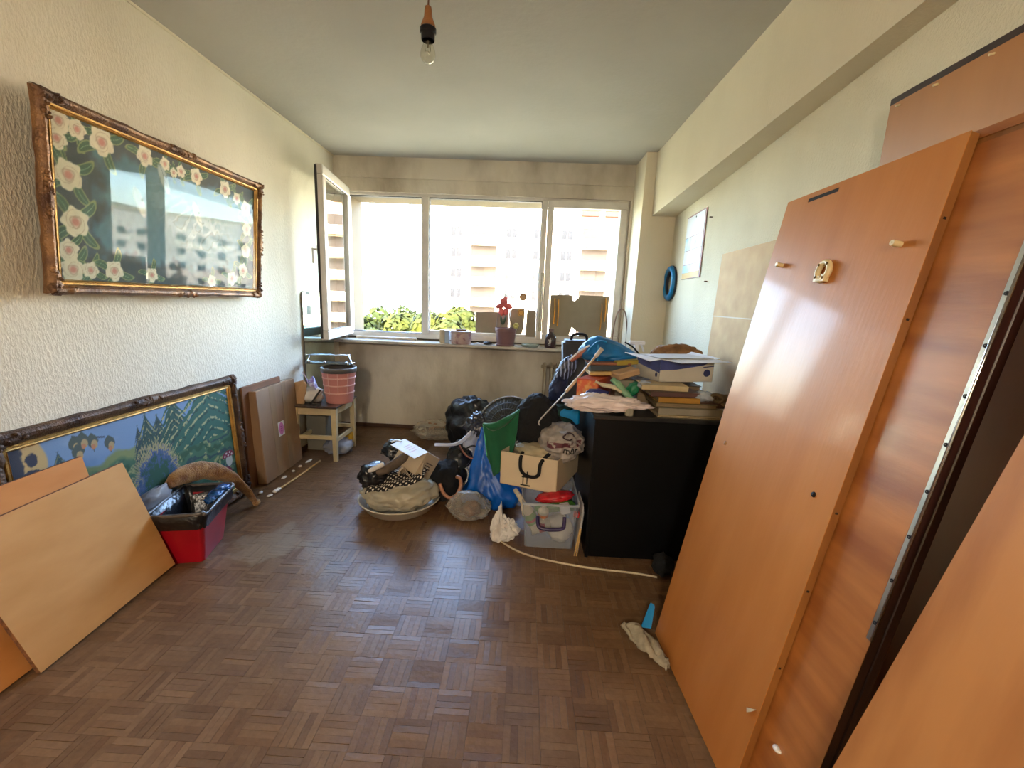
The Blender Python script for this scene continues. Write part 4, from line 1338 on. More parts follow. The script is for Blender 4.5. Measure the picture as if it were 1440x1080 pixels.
# ------------------------------------------------------------------ white carton resting on the tub
M_wcard = mat('white_carton_card', (212, 194, 164), rough=.6, vary=.04)
fl, fr_, br = Vector((-.102, 2.311, .292)), Vector((.210, 2.214, .279)), Vector((.475, 2.60, .290))
O = Vector((.210, 2.214, .281))
e1 = (fl - fr_); e1.z = .006
e2 = Vector((-e1.y, e1.x, 0)).normalized() * .40
if e2.y < 0:
    e2 = -e2
e2 = Vector((.205, .345, 0))
e2 = (e2 - e1 * (e2.dot(e1) / e1.length_squared)) * .5 + e2 * .5
up = Vector((0, 0, .190))
t = thing('open_carton', 'open white carton with black marks resting on the clear tub', 'box', O)
wt = .004
m = MB()
m.frame_box(O, e1, e2, up.normalized() * wt)
n1, n2 = e1.normalized(), e2.normalized()
m.frame_box(O, e1, n2 * wt, up).frame_box(O + e2 - n2 * wt, e1, n2 * wt, up)
m.frame_box(O, n1 * wt, e2, up).frame_box(O + e1 - n1 * wt, n1 * wt, e2, up)
m.build('box_body', M_wcard, t)
fz = -e2.normalized() * .0012
M_ink = mat('black_ink', (24, 22, 20), rough=.6)
m = MB()
def mark(s, z, ds, dz):
    m.frame_box(O + e1 * s + Vector((0, 0, z)) + fz, e1 * ds, Vector((0, 0, dz)), -fz * .9)
mark(.46, .012, .17, .008); mark(.505, .022, .018, .075); mark(.575, .022, .018, .075); mark(.49, .060, .12, .008)
m.build('printed_mark', M_ink, t)
# black strap loop over the front edge
q0 = O + e1 * .60 + fz * 6
m = MB().tube([q0 + Vector((.0, .03, .200)), q0 + Vector((-.012, -.003, .165)), q0 + Vector((-.004, -.008, .100)), q0 + Vector((.045, -.020, .075)), q0 + Vector((.088, -.035, .092)), q0 + Vector((.098, -.035, .160)), q0 + Vector((.14, 0, .200)), q0 + Vector((.20, .06, .215))], .010, n=6, flat=.45)
tag(m.build('bag_strap', M_black, None, smooth=True), 'black bag strap hanging over the front of the open white carton', 'strap')
# contents of the carton
M_grey2 = mat('grey_carrier', (168, 158, 150), rough=.35, vary=.12, bump=.5, bscale=18)
bgc = Vector((.235, 2.37, .530))
m = MB().blob(bgc, (.122, .13, .105), seed=95, amp=.18, crease=.22, R=rz(.3) @ ry(-.22), sub=5)
gb = tag(m.build('carrier_bag', M_grey2, None, smooth=True), 'grey plastic carrier bag with a dark red stripe bulging out of the white carton', 'bag')
def surf(sx_, sz_):            # ray from the front onto the bulging bag
    from mathutils.bvhtree import BVHTree
    global _bv
    if '_bv' not in globals():
        _bv = BVHTree.FromPolygons([tuple(v) for v in m.v], m.f)
    h = _bv.ray_cast(Vector((sx_, 1.6, sz_)), Vector((0, 1, 0)))
    return h[0] if h[0] else None
st = MB()
prev = None
for k in range(15):
    x = .150 + .185 * k / 14
    a, b_ = surf(x, .528 + .10 * (x - .2)), surf(x, .556 + .10 * (x - .2))
    if a and b_:
        cur = (a + Vector((0, -.002, 0)), b_ + Vector((0, -.002, 0)))
        if prev:
            st.add([prev[0], cur[0], cur[1], prev[1]], [(0, 1, 2, 3)])
        prev = cur
    else:
        prev = None
st.build('red_stripe', mat('dark_red_stripe', (104, 52, 62), rough=.4), gb, smooth=True)
lt = MB()
def seg(x0, z0, x1, z1):
    pts_ = []
    for k in range(4):
        p = surf(x0 + (x1 - x0) * k / 3, z0 + (z1 - z0) * k / 3)
        if p is None:
            return
        pts_.append(p + Vector((0, -.002, 0)))
    lt.tube(pts_, .0030, n=5, smooth=False)
zz = .500
for x in (.240, .254, .268):
    seg(x, zz, x + .001, zz + .020)
seg(.240, zz + .020, .254, zz + .021); seg(.254, zz + .021, .268, zz + .022)
seg(.278, zz + .001, .279, zz + .023); seg(.279, zz + .023, .292, zz + .024); seg(.292, zz + .024, .293, zz + .003); seg(.278, zz + .001, .293, zz + .003)
seg(.303, zz + .003, .305, zz + .025); seg(.305, zz + .021, .314, zz + .025)
lt.build('lettering', M_ink, gb)
em = MB()
for k in range(12):
    a0, a1 = 2 * PI * k / 14, 2 * PI * (k + 1) / 14
    pa, pb = surf(.262 + .030 * math.cos(a0), .592 + .016 * math.sin(a0)), surf(.262 + .030 * math.cos(a1), .592 + .016 * math.sin(a1))
    if pa and pb:
        em.tube([pa + Vector((0, -.002, 0)), pb + Vector((0, -.002, 0))], .0042, n=5, smooth=False)
if em.v:
    em.build('dark_emblem', mat('plum_ink', (60, 40, 52), rough=.5), gb)
m = MB().blob((.105, 2.36, .475), (.13, .09, .035), seed=96, amp=.2, crease=.4, R=rz(-.3), sub=4)
tag(m.build('cream_cloth', mat('cream_cloth', (190, 174, 140), rough=.8, vary=.2), None, smooth=True), 'cream crumpled cloth in the mouth of the white carton', 'cloth')
m = MB().blob((.175, 2.34, .500), (.045, .03, .040), seed=97, amp=.25, crease=.3, R=ry(.5), sub=3)
tag(m.build('red_cloth', mat('red_cloth', (150, 36, 44), rough=.8, vary=.2), None, smooth=True), 'scrap of red cloth beside the grey carrier bag', 'cloth')
# black and green textiles over the back left
def draped(p):
    return Vector((p.x * (1 - .18 * max(0, p.z)), p.y, p.z))
m = MB().blob((.100, 2.49, .590), (.150, .10, .172), seed=98, amp=.14, freq=1.6, crease=.12, shape=draped, sub=5)
tag(m.build('black_garment', M_black, None, smooth=True), 'black garment heaped behind the open white carton', 'garment')
M_green = mat('green_cloth', (20, 98, 62), rough=.9, vary=.12, sheen=.2, bump=.15, bscale=80)
M_greenl = mat('green_edge', (84, 180, 140), rough=.8)
def gcl(a, b_):
    # a: left to right, b: hem to top
    x0, x1 = -.212 + .030 * (1 - b_) , -.012 - .035 * (1 - b_) * (1 - b_)
    x = x0 + (x1 - x0) * a
    top = .612 + .085 * a * a
    bot = .433 - .131 * (a / .30) if a < .30 else .302 + .10 * ((a - .30) / .70)
    z = bot + (top - bot) * b_
    y = 2.36 + .05 * a + .018 * math.sin(a * 9 + 2 * b_) * (1 - .3 * b_) - .02 * (1 - b_)
    return Vector((x, y, z))
m = MB().grid(gcl, 24, 24)
g_ = tag(m.build('green_cloth', M_green, None, smooth=True, solid=.006), 'green felt cloth hanging down over the blue bag', 'cloth')
m = MB().tube([gcl(0, b_) for b_ in (0, .2, .4, .6, .8, 1)], .0035, n=5)
m.tube([gcl(a, 1) + Vector((0, 0, -.03 * math.sin(PI * a))) + Vector((0, -.012, 0)) for a in (0, .2, .4, .6, .8, 1)], .005, n=5)
m.build('hem', M_greenl, g_, smooth=True)
def gfold(a, b_):
    p = gcl(a, 1)
    return p + Vector((0, -.018 * math.sin(PI * b_) - .004, -.055 * b_ * math.sin(PI * a) ** .7 + .004))
MB().grid(gfold, 14, 6).build('turned_fold', M_green, g_, smooth=True, solid=.004)
# mesh guard
M_mesh = mat('grey_mesh', (74, 74, 70), rough=.6, metal=.3)
fc = Vector((-.085, 2.86, .455))
R_ = axis((-.18, -.80, .48))
t = thing('mesh_guard', 'grey domed wire mesh guard lying behind the green cloth', 'guard', fc)
def dome(r):
    return fc + R_ @ Vector((0, 0, .085 * (1 - (r / .215) ** 2)))
m = MB()
for k in range(44):
    a = 2 * PI * k / 44
    m.tube([fc + R_ @ Vector((r * math.cos(a), r * math.sin(a), .085 * (1 - (r / .215) ** 2))) for r in (.03, .10, .16, .215)], .0022, n=4, smooth=False)
stuff(m.build('mesh_wires', M_mesh, t))
MB().lathe([(.03, .0832), (.10, .066), (.16, .0375), (.212, .001)], fc - R_ @ Vector((0, 0, .004)), R_, n=40).build('mesh_backing', mat('mesh_dark_grey', (60, 60, 56), rough=.8, vary=.2, vscale=90), t, smooth=True)  # dark grey dome close under the wires
for r in (.06, .11, .16):
    MB().tube([fc + R_ @ Vector((r * math.cos(2 * PI * k / 30), r * math.sin(2 * PI * k / 30), .085 * (1 - (r / .215) ** 2))) for k in range(30)], .0024, n=4, closed=True, smooth=False).build('hoop', M_mesh, t)
MB().tube([fc + R_ @ Vector((.217 * math.cos(2 * PI * k / 36), .217 * math.sin(2 * PI * k / 36), 0)) for k in range(36)], .006, n=6, closed=True, smooth=False).build('rim', mat('rim_grey', (128, 128, 126), rough=.3, metal=.6), t, smooth=True)
# dark green cloth and cyan sheet between carton and cabinet
m = MB().blob((.235, 2.55, .640), (.095, .07, .06), seed=101, amp=.2, crease=.25, sub=4)
tag(m.build('dark_cloth', mat('bottle_green_cloth', (22, 60, 52), rough=.85, vary=.3, vscale=20), None, smooth=True), 'dark bottle green cloth bundle beside the black garment', 'cloth')
M_cyan = mat('cyan_plastic', (10, 140, 206), rough=.35, vary=.1)
m = MB().plate([(.226, 2.45, .655), (.290, 2.45, .640), (.318, 2.45, .610), (.332, 2.45, .610), (.332, 2.45, .735), (.315, 2.45, .728), (.288, 2.45, .690), (.262, 2.45, .688), (.240, 2.45, .697), (.222, 2.45, .680)], (.01, .012, .004))
tag(m.build('cyan_tray', M_cyan, None, bevel=.003), 'bright cyan plastic piece poking up left of the black cabinet', 'plastic piece')

# ================================================================== black cabinet and its load
M_cabi = mat('black_laminate', (11, 11, 12), rough=.42, vary=.15, spec=.2)
M_cabt = mat('lit_black_top', (44, 42, 40), rough=.35, vary=.2, vscale=20)  # greyer than the sides: light on the top edge put into the colour
cx0, cx1, cy0, cy1, cz = .364, 1.06, 2.072, 2.66, .770
t = thing('cabinet', 'plain black laminate cabinet loaded with books and bags', 'cabinet', ((cx0 + cx1) / 2, (cy0 + cy1) / 2, 0))
MB().span((cx0, cy0, .004), (cx0 + .018, cy1, cz - .02)).build('side_panel', M_cabi, t, bevel=.0015)
MB().span((cx1 - .018, cy0, .004), (cx1, cy1, cz - .02)).build('side_panel', M_cabi, t, bevel=.0015)
MB().span((cx0 + .018, cy0 + .004, .01), (cx1 - .018, cy0 + .020, cz - .02)).build('back_panel', M_cabi, t)
MB().span((cx0 + .018, cy0 + .02, .06), (cx1 - .018, cy1, .08)).build('bottom_panel', M_cabi, t)
MB().span((cx0 - .01, cy0 - .008, cz - .02), (cx1, cy1, cz)).build('top_panel', M_cabt, t, bevel=.002)
# dark low clutter at the cabinet's right foot
m = MB().blob((.735, 1.975, .05), (.05, .06, .05), seed=110, amp=.3, crease=.4, floor=.002, sub=3)
tag(m.build('black_rag', M_black, None, smooth=True), 'small black rag at the foot of the cabinet beside the big board', 'rag')

Z = cz + .001
def book(name, label, x0, x1, y0, y1, z0, h, cover, rot=0.0, front=False, cat='book', group=None, tilt=0.0):
    c_ = Vector(((x0 + x1) / 2, (y0 + y1) / 2, z0))
    R_ = rz(rot) @ ry(tilt)
    t = thing(name, label, cat, c_, group)
    dx, dy = x1 - x0, y1 - y0
    m = MB().box(c_ + R_ @ Vector((0, 0, .0015)), (dx, dy, .003), R_).box(c_ + R_ @ Vector((0, 0, h - .0015)), (dx, dy, .003), R_)
    m.box(c_ + R_ @ Vector((0, (-1 if front else 1) * (dy / 2 - .0015), h / 2)), (dx, .003, h - .0002), R_)
    m.build('cover', cover, t, bevel=.0006)
    MB().box(c_ + R_ @ Vector((0, 0, h / 2)), (dx - .012, dy - .014, h - .006), R_).build('pages', M_pages, t)
    return t
M_pages = mat('book_pages', (140, 120, 92), rough=.9, vary=.15, vscale=60, stretch=(.3, .3, 6))
BK = lambda n, c, **k: mat(n, c, rough=.5, vary=.10, vscale=12, **k)
M_b1, M_b2, M_b3, M_b4, M_b5, M_b6 = BK('grey_cover', (150, 140, 122)), BK('olive_cover', (112, 100, 70)), BK('ochre_cover', (176, 126, 46)), BK('plum_cover', (96, 66, 62)), BK('cream_cover', (196, 176, 136)), BK('brown_cover', (84, 60, 44))
book('book', 'wide thin pale book at the very bottom of the stack on the cabinet', .668, .975, 2.085, 2.31, Z, .010, M_b5)
book('book', 'thick grey book second from the bottom of the stack, dark lettering on its edge', .672, .985, 2.095, 2.30, Z + .011, .034, M_b1, rot=.01, front=True)
book('book', 'olive paged book below the ochre one in the cabinet stack', .660, .960, 2.10, 2.29, Z + .046, .022, M_b2, rot=-.02)
bk = book('book', 'ochre yellow book in the middle of the cabinet stack', .668, .872, 2.105, 2.27, Z + .069, .026, M_b3, rot=.025, front=True)
book('book', 'plum brown book directly under the cream book', .628, .880, 2.12, 2.28, Z + .096, .022, M_b4, rot=.05, front=True)
book('book', 'cream book topping the stack under the blue and white carton', .600, .830, 2.155, 2.30, Z + .119, .026, M_b5, rot=-.03, front=True)
M_lett = mat('grey_lettering', (70, 60, 50), rough=.7)
# small things right of the stack
m = MB().blob((.905, 2.16, Z + .098), (.055, .05, .025), seed=115, amp=.3, crease=.6, sub=3)
tag(m.build('cellophane', mat_film('cellophane', (206, 214, 224), .5, rough=.1, bump=.8, bscale=60), None, smooth=True), 'crinkled cellophane wrapper right of the cream book', 'wrapper')
m = MB()
r_ = random.Random(8)
for k in range(7):
    a = r_.random() * 3
    c_ = Vector((.955 + .06 * r_.random(), 2.12 + .04 * r_.random(), Z + .078 + .020 * r_.random()))
    m.tube([c_ + Vector((.022 * math.cos(a + q * 1.05), .015 * math.sin(q), .018 * math.sin(a + q * 1.05))) for q in range(6)], .0045, n=5, closed=True, flat=2)
tag(m.build('brown_ribbon', mat('brown_ribbon', (140, 116, 84), rough=.5, vary=.2), None, smooth=True), 'tangle of brown ribbon at the right of the book stack', 'ribbon')
m = MB().box((.93, 2.20, Z + .064), (.20, .16, .036), rz(.02))
tag(m.build('dark_parcel', M_b6, None, bevel=.008, seg=2), 'dark brown parcel lying behind the ribbon on the cabinet', 'parcel')
# supporting stack behind, under the carton
book('book', 'dark brown thick volume under the rear of the blue and white carton', .62, .96, 2.32, 2.56, Z, .120, M_b6)
# blue and white carton
M_bw = mat('white_glossy_card', (196, 190, 178), rough=.45, vary=.05)
M_navy = mat('indigo_print', (74, 84, 150), rough=.4, vary=.25, vscale=10)
M_inner = mat('grey_white_card_inner', (206, 204, 206), rough=.5)
O = Vector((.706, 2.245, Z + .146))
R_ = rz(.06)
e1, e2, up = R_ @ Vector((.280, 0, .010)), R_ @ Vector((-.055, .215, 0)), Vector((0, 0, .118))
t = thing('blue_white_carton', 'open blue and white printed carton on top of the book stack', 'box', O)
m = MB()
n1, n2 = e1.normalized(), e2.normalized()
m.frame_box(O, e1, e2, Vector((0, 0, .003)))
m.frame_box(O, e1, n2 * .003, up).frame_box(O + e2, e1, n2 * .003, up).frame_box(O, n1 * .003, e2, up).frame_box(O + e1, -n1 * .003, e2, up)
m.build('box_body', M_bw, t)
fo = -n2 * .0008
m = MB().plate([O + up * .52 + fo, O + up * .55 + e1 * .3 + fo, O + up * .74 + e1 * .8 + fo, O + up * .98 + e1 + fo, O + up * .99 + fo], n2 * .0006)
m.build('indigo_band', M_navy, t)
m = MB().plate([O + up * .40 - n1 * .0008, O + up * .99 - n1 * .0008, O + e2 * .97 + up * .99 - n1 * .0008, O + e2 * .97 + up * .62 - n1 * .0008], n1 * .0006)
m.build('indigo_side', M_navy, t)
M_dot = mat('navy_dot', (44, 50, 96), rough=.4)
m = MB()
pc = O + e1 * .88 + up * .40 + fo * 1.5
m.add([pc + n1 * (.018 * math.cos(2 * PI * k / 20)) + Vector((0, 0, .019 * math.sin(2 * PI * k / 20))) for k in range(20)], [tuple(range(20))])
m.frame_box(pc + n1 * -.022 + Vector((0, 0, .028)), n1 * .055 + Vector((0, 0, .006)), Vector((0, 0, .005)), fo * .2)
m.build('round_mark', M_dot, t)
pc = O + e2 * .12 + up * .30 - n1 * .0014
m = MB().add([pc + n2 * (.010 * math.cos(2 * PI * k / 16)) + Vector((0, 0, .013 * math.sin(2 * PI * k / 16))) for k in range(16)], [tuple(range(16))])
m.build('round_mark', M_dot, t)
T_ = O + up
MB().plate([T_, T_ + e1, T_ + e1 * 1.10 - n2 * .085 + Vector((0, 0, -.004)), T_ + e1 * .16 - n2 * .095 + Vector((0, 0, -.006))], Vector((0, 0, .0025))).build('front_flap', M_inner, t)
MB().plate([T_, T_ + e2, T_ + e2 * .90 - n1 * .085 + Vector((0, 0, .012)), T_ + e2 * .02 - n1 * .055 + Vector((0, 0, -.010))], Vector((0, 0, .0025))).build('side_flap', M_lid, t)
MB().plate([T_ + e2, T_ + e2 + e1, T_ + e1 * .98 + Vector((0, 0, .004)), T_ + e1 * .02 + Vector((0, 0, .006))], Vector((0, 0, .0025))).build('rear_flap', M_inner, t)
MB().plate([T_ + e1, T_ + e1 + e2, T_ + e1 * 1.02 + e2 + n1 * .02 + Vector((0, 0, .012)), T_ + e1 * 1.0 + n1 * .025 + Vector((0, 0, .005))], Vector((0, 0, .0025))).build('side_flap', M_lid, t)
# brown paper bag behind it
def pbag(p):
    return Vector((p.x, p.y, p.z))
m = MB().blob((.895, 2.58, 1.035), (.140, .07, .052), seed=120, amp=.18, crease=.35, sub=4)
tag(m.build('paper_bag', mat('brown_paper', (156, 112, 72), rough=.75, vary=.25, vscale=15, bump=.3), None, smooth=True), 'crumpled brown paper bag on the pile behind the blue and white carton', 'bag')
m = MB().box((.86, 2.60, (cz + .985) / 2 + .003), (.26, .11, .985 - cz))
tag(m.build('brown_carton', M_cardd, None, bevel=.003), 'brown carton standing behind the blue and white one, under the paper bag', 'box')
# trigger spray, translucent white
p0 = Vector((.672, 2.63, Z))
t = thing('spray_bottle', 'translucent white trigger spray bottle standing at the back of the cabinet', 'bottle', p0)
M_tw = mat_film('translucent_white', (236, 236, 230), .7, rough=.3, bump=0)
MB().lathe([(.001, 0), (.036, 0), (.038, .01), (.038, .17), (.030, .205), (.016, .225), (.016, .262), (.001, .262)], p0, n=22).build('bottle', M_tw, t, smooth=True, smooth_angle=.7)
m = MB().box(p0 + Vector((0, 0, .285)), (.030, .026, .046)).span(p0 + Vector((-.045, -.012, .300)), p0 + Vector((.050, .012, .325)))
m.build('spray_head', M_lid, t, bevel=.006)
MB().tube([p0 + Vector((.028, 0, .30)), p0 + Vector((.040, 0, .282)), p0 + Vector((.046, 0, .262))], .005, n=7).build('trigger', M_lid, t, smooth=True)
# orange box with a wooden board, crate slats, and the blue holdall on top
M_orange = mat('orange_print', (196, 84, 34), rough=.45, vary=.3, vscale=40, dark=(206, 150, 70), contrast=(.30, .52))
M_orange2 = mat('orange_plain', (186, 70, 32), rough=.45, vary=.1)
O = Vector((.402, 2.27, Z + .020)); R_ = rz(.05)
e1, e2, up = Vector((-.112, .030, 0)), Vector((.13, .24, 0)), Vector((.0, 0, .118))
t = thing('orange_carton', 'orange printed carton at the left rear of the cabinet top', 'box', O)
MB().frame_box(O, e1, e2, up).build('box_body', M_orange2, t, bevel=.003)
nf = e1.cross(up).normalized()
nf = nf if nf.y < 0 else -nf
MB().frame_box(O + e1 * .04 + up * .05 + nf * .0005, e1 * .92, up * .88, nf * .0006).build('printed_front', M_orange, t)
m = MB()
for k in range(6):
    m.ell(O + e1 * (.25 + .1 * (k % 3) + .05) + up * (.22 + .16 * (k // 3) + .06 * (k % 2)) + nf * .0012, (.006, .0006, .009), sub=1)
m.build('pale_figures', mat('pale_yellow_print', (222, 180, 96)), t)
MB().span((.425, 2.255, Z), (.445, 2.27, Z + .02)).build('foot', M_orange2, t)
m = MB().box((.470, 2.47, Z + .158), (.215, .20, .018), rz(.04) @ ry(-.04))
tag(m.build('pale_board', M_rod, None, bevel=.002), 'pale wooden board lying on the orange carton', 'board')
m = MB().box((.480, 2.50, Z + .183), (.22, .18, .030), rz(.03) @ ry(-.04))
tag(m.build('dark_box', mat('slate_box', (50, 60, 70), rough=.5), None, bevel=.002), 'slate flat box between the pale board and the wooden tray', 'box')
m = MB().box((.485, 2.52, Z + .204), (.235, .18, .014), rz(.03) @ ry(-.02))
tag(m.build('wooden_tray', mat('reddish_wood', (150, 92, 62), rough=.5, vary=.15), None, bevel=.002), 'reddish wooden tray under the blue holdall', 'tray')
m = MB().box((.600, 2.46, .988), (.165, .05, .026), rz(.12) @ ry(-.10))
tag(m.build('yellow_folder', mat('mustard_card', (186, 160, 62), rough=.5, vary=.15), None, bevel=.003), 'mustard yellow folder sticking out right of the blue holdall', 'folder')
M_holdall = mat('blue_nylon', (8, 120, 200), rough=.5, vary=.2, vscale=8, dark=(14, 88, 136), bump=.25, bscale=30)
def hold(p):
    # high crease at left third, sloping away to the right
    x = p.x
    h = 1.0 if x < -.45 else 1.0 - .52 * (x + .45)
    return Vector((x, p.y, p.z * h if p.z > 0 else p.z * .55))
m = MB().blob((.505, 2.60, 1.010), (.180, .115, .118), seed=131, amp=.10, freq=1.4, crease=.10, shape=hold, sub=5)
t = tag(m.build('holdall', M_holdall, None, smooth=True), 'blue nylon holdall crowning the left of the cabinet pile', 'bag')
MB().tube([(.352, 2.56, .985), (.385, 2.515, 1.055), (.425, 2.50, 1.095), (.47, 2.505, 1.09)], .005, n=6).build('seam', M_cyan, t, smooth=True)
MB().tube([(.420, 2.498, 1.075), (.425, 2.487, 1.02), (.418, 2.485, .97)], .005, n=6).build('strap', M_cyan, t, smooth=True)
MB().tube([(.60, 2.62, 1.085), (.645, 2.60, 1.060), (.685, 2.60, 1.02)], .005, n=6).build('zip', M_black, t, smooth=True)
# soft things at the left front of the cabinet top
m = MB().blob((.420, 2.145, Z + .038), (.205, .075, .040), seed=133, amp=.24, freq=2.1, crease=.26, sub=5, floor=Z, R=rz(.03), shape=lambda p: Vector((p.x, p.y, p.z * (1.25 - .15 * p.x) * (1 if p.z > 0 else .7))))
tag(m.build('pink_white_bag', mat('pinkish_plastic', (226, 210, 208), rough=.4, vary=.08, bump=.35, bscale=22), None, smooth=True), 'pinkish white plastic bag spread along the front edge of the cabinet', 'bag')
m = MB().blob((.385, 2.19, Z + .085), (.055, .03, .022), seed=134, amp=.25, crease=.3, sub=3)
tag(m.build('navy_bag', mat('navy_plastic', (40, 42, 104), rough=.3), None, smooth=True), 'small navy plastic bag on the pinkish white bag', 'bag')
m = MB().tube([(.375, 2.215, Z + .140), (.415, 2.20, Z + .125), (.46, 2.19, Z + .120), (.505, 2.185, Z + .095)], [.011, .018, .020, .012], n=8, flat=.6)
tag(m.build('cream_bag', mat('cream_plastic', (206, 194, 164), rough=.45), None, smooth=True), 'cream twisted plastic bag in front of the orange carton', 'bag')
M_mint = mat('mint_plastic', (132, 176, 140), rough=.4, vary=.15, bump=.4, bscale=30)
m = MB().tube([(.465, 2.24, Z + .152), (.495, 2.22, Z + .125), (.535, 2.20, Z + .085), (.575, 2.185, Z + .060)], [.020, .027, .024, .012], n=10, flat=.7)
tag(m.build('mint_bag', M_mint, None, smooth=True), 'mint green plastic bag sprawled on the cabinet pile', 'bag')
m = MB().blob((.575, 2.235, Z + .105), (.030, .03, .045), seed=136, amp=.25, crease=.3, R=ry(.6), sub=3)
tag(m.build('emerald_bag', mat('emerald_plastic', (28, 120, 78), rough=.4), None, smooth=True), 'emerald green bag lump right of the mint bag', 'bag')
m = MB().box((.555, 2.36, Z + .168), (.13, .10, .035), rz(.3) @ ry(-.25))
tag(m.build('beige_packet', M_kraft, None, bevel=.006), 'beige packet slanting on the pile left of the blue and white carton', 'packet')
m = MB().blob((.63, 2.235, Z + .128), (.045, .05, .022), seed=138, amp=.3, crease=.5, sub=3)
tag(m.build('clear_wrapper', M_shiny, None, smooth=True), 'clear wrapper left of the cream book', 'wrapper')
# prop beneath the loose pile so nothing floats
m = MB().span((.47, 2.20, Z), (.60, 2.30, Z + .05))
tag(m.build('olive_box', M_b2, None, bevel=.003), 'low olive box under the mint bag on the cabinet', 'box')
m = MB().span((.50, 2.31, Z), (.60, 2.43, Z + .135))
tag(m.build('grey_box', M_b1, None, bevel=.003), 'upright grey box under the beige packet on the cabinet', 'box')
m = MB().lathe([(.001, 0), (.020, 0), (.021, .005), (.021, .034), (.017, .037), (.001, .037)], (.530, 2.094, Z), n=20)
tag(m.build('small_jar', mat_film('jar_glass', (196, 190, 170), .5, rough=.15, bump=0), None, smooth=True, smooth_angle=.6), 'small glass jar at the front edge of the cabinet under the pinkish bag', 'jar')

# ------------------------------------------------------------------ standing and leaning left of the cabinet
M_case = mat('charcoal_case', (66, 60, 58), rough=.6, vary=.12, bump=.2, bscale=200)
t = thing('suitcase', 'tall charcoal case with a top handle standing behind the cabinet', 'suitcase', (.43, 3.10, 0))
m = MB().add([(.335, 3.0, .02), (.62, 3.0, .02), (.62, 3.2, .02), (.335, 3.2, .02), (.268, 3.0, 1.045), (.60, 3.0, 1.05), (.60, 3.2, 1.05), (.268, 3.2, 1.045)],
             [(0, 1, 2, 3), (7, 6, 5, 4), (0, 4, 5, 1), (1, 5, 6, 2), (2, 6, 7, 3), (3, 7, 4, 0)])
m.build('shell', M_case, t, bevel=.018, seg=3, smooth=True)
MB().tube([(.330, 3.09, 1.045), (.334, 3.09, 1.072), (.355, 3.09, 1.088), (.41, 3.09, 1.090), (.435, 3.09, 1.075), (.440, 3.09, 1.05)], .010, n=8).build('handle', M_black, t, smooth=True)
for x in (.36, .60):
    MB().lathe([(.001, -.02), (.02, -.02), (.02, .02), (.001, .02)], (x, 3.1, .02), rx(PI / 2), n=16).build('wheel', M_black, t, smooth=True, smooth_angle=.5)
# long rod with cream grips
t = thing('walking_stick', 'slim white stick with cream grips leaning from the black garment to the blue holdall', 'stick', (.104, 2.43, .615))
A_, B_ = Vector((.108, 2.37, .650)), Vector((.424, 2.40, 1.058))
P_ = lambda k: A_.lerp(B_, k) + Vector((0, -.03 * math.sin(PI * k), 0))
MB().tube([P_(0) + Vector((0, 0, -.03)), P_(.0), P_(.3), P_(.45)], .0042, n=7).build('shaft', mat('white_metal', (206, 202, 198), rough=.3, metal=.3), t, smooth=True)
MB().tube([P_(.42), P_(.52), P_(.60)], [.010, .010, .009], n=8).build('grip', mat('cream_grip', (206, 180, 140), rough=.4), t, smooth=True)
MB().tube([P_(.60), P_(.75), P_(.92)], .0065, n=7).build('upper_shaft', mat('cream_shaft', (200, 168, 128), rough=.4), t, smooth=True)
MB().tube([P_(.90), P_(1.0) + Vector((.004, 0, .004))], [.011, .013], n=8, smooth=False).build('end_grip', mat('pale_grip', (206, 196, 186), rough=.4), t, smooth=True)
# bundle of umbrellas / striped wrap
m = MB().tube([(.285, 2.60, .965), (.34, 2.58, 1.010), (.390, 2.56, 1.050)], [.020, .028, .024], n=10, flat=.7)
t = tag(m.build('pink_umbrella', mat('salmon_cloth', (190, 120, 100), rough=.6, vary=.1), None, smooth=True), 'salmon folded umbrella end leaning on the blue holdall', 'umbrella')
MB().tube([(.275, 2.585, .970), (.33, 2.560, 1.028), (.380, 2.540, 1.064)], .006, n=6).build('white_edge', M_lid, t, smooth=True)
def mat_stripes():
    m, nt, N, L, P = newmat('navy_stripes')
    tc = N.new('ShaderNodeTexCoord')
    wv = N.new('ShaderNodeTexWave'); wv.inputs['Scale'].default_value = 14; wv.inputs['Distortion'].default_value = 3.5; wv.inputs['Detail'].default_value = 2
    L.new(tc.outputs['Object'], wv.inputs[0])
    rp = N.new('ShaderNodeValToRGB'); rp.color_ramp.elements[0].position = .70; rp.color_ramp.elements[1].position = .80
    rp.color_ramp.elements[0].color = (*lin((40, 44, 62)), 1); rp.color_ramp.elements[1].color = (*lin((150, 166, 206)), 1)
    L.new(wv.outputs['Fac'], rp.inputs[0]); L.new(rp.outputs[0], P.inputs['Base Color'])
    P.inputs['Roughness'].default_value = .4
    return m
m = MB().blob((.262, 2.66, .90), (.040, .045, .105), seed=141, amp=.2, crease=.3, R=axis((.55, 0, .83)), sub=4)
tag(m.build('striped_bag', mat_stripes(), None, smooth=True), 'navy bag with pale stripes below the salmon umbrella', 'bag')
m = MB().blob((.222, 2.66, .785), (.055, .05, .085), seed=142, amp=.2, crease=.3, R=axis((.35, 0, .93)), sub=4)
tag(m.build('navy_cloth', mat('navy_cloth', (34, 44, 84), rough=.7, vary=.3, vscale=20), None, smooth=True), 'navy cloth bundle hanging below the striped bag', 'cloth')
m = MB().blob((.130, 2.50, .665), (.055, .04, .045), seed=143, amp=.15, crease=.15, sub=3)
tag(m.build('tan_pouch', M_tan, None, smooth=True), 'tan pouch under the lower end of the white stick', 'pouch')
m = MB().blob((.215, 2.74, .56), (.085, .07, .16), seed=144, amp=.15, crease=.2, sub=4)
tag(m.build('black_holdall', M_black, None, smooth=True), 'black cloth bundle wedged between radiator and cabinet', 'bag')

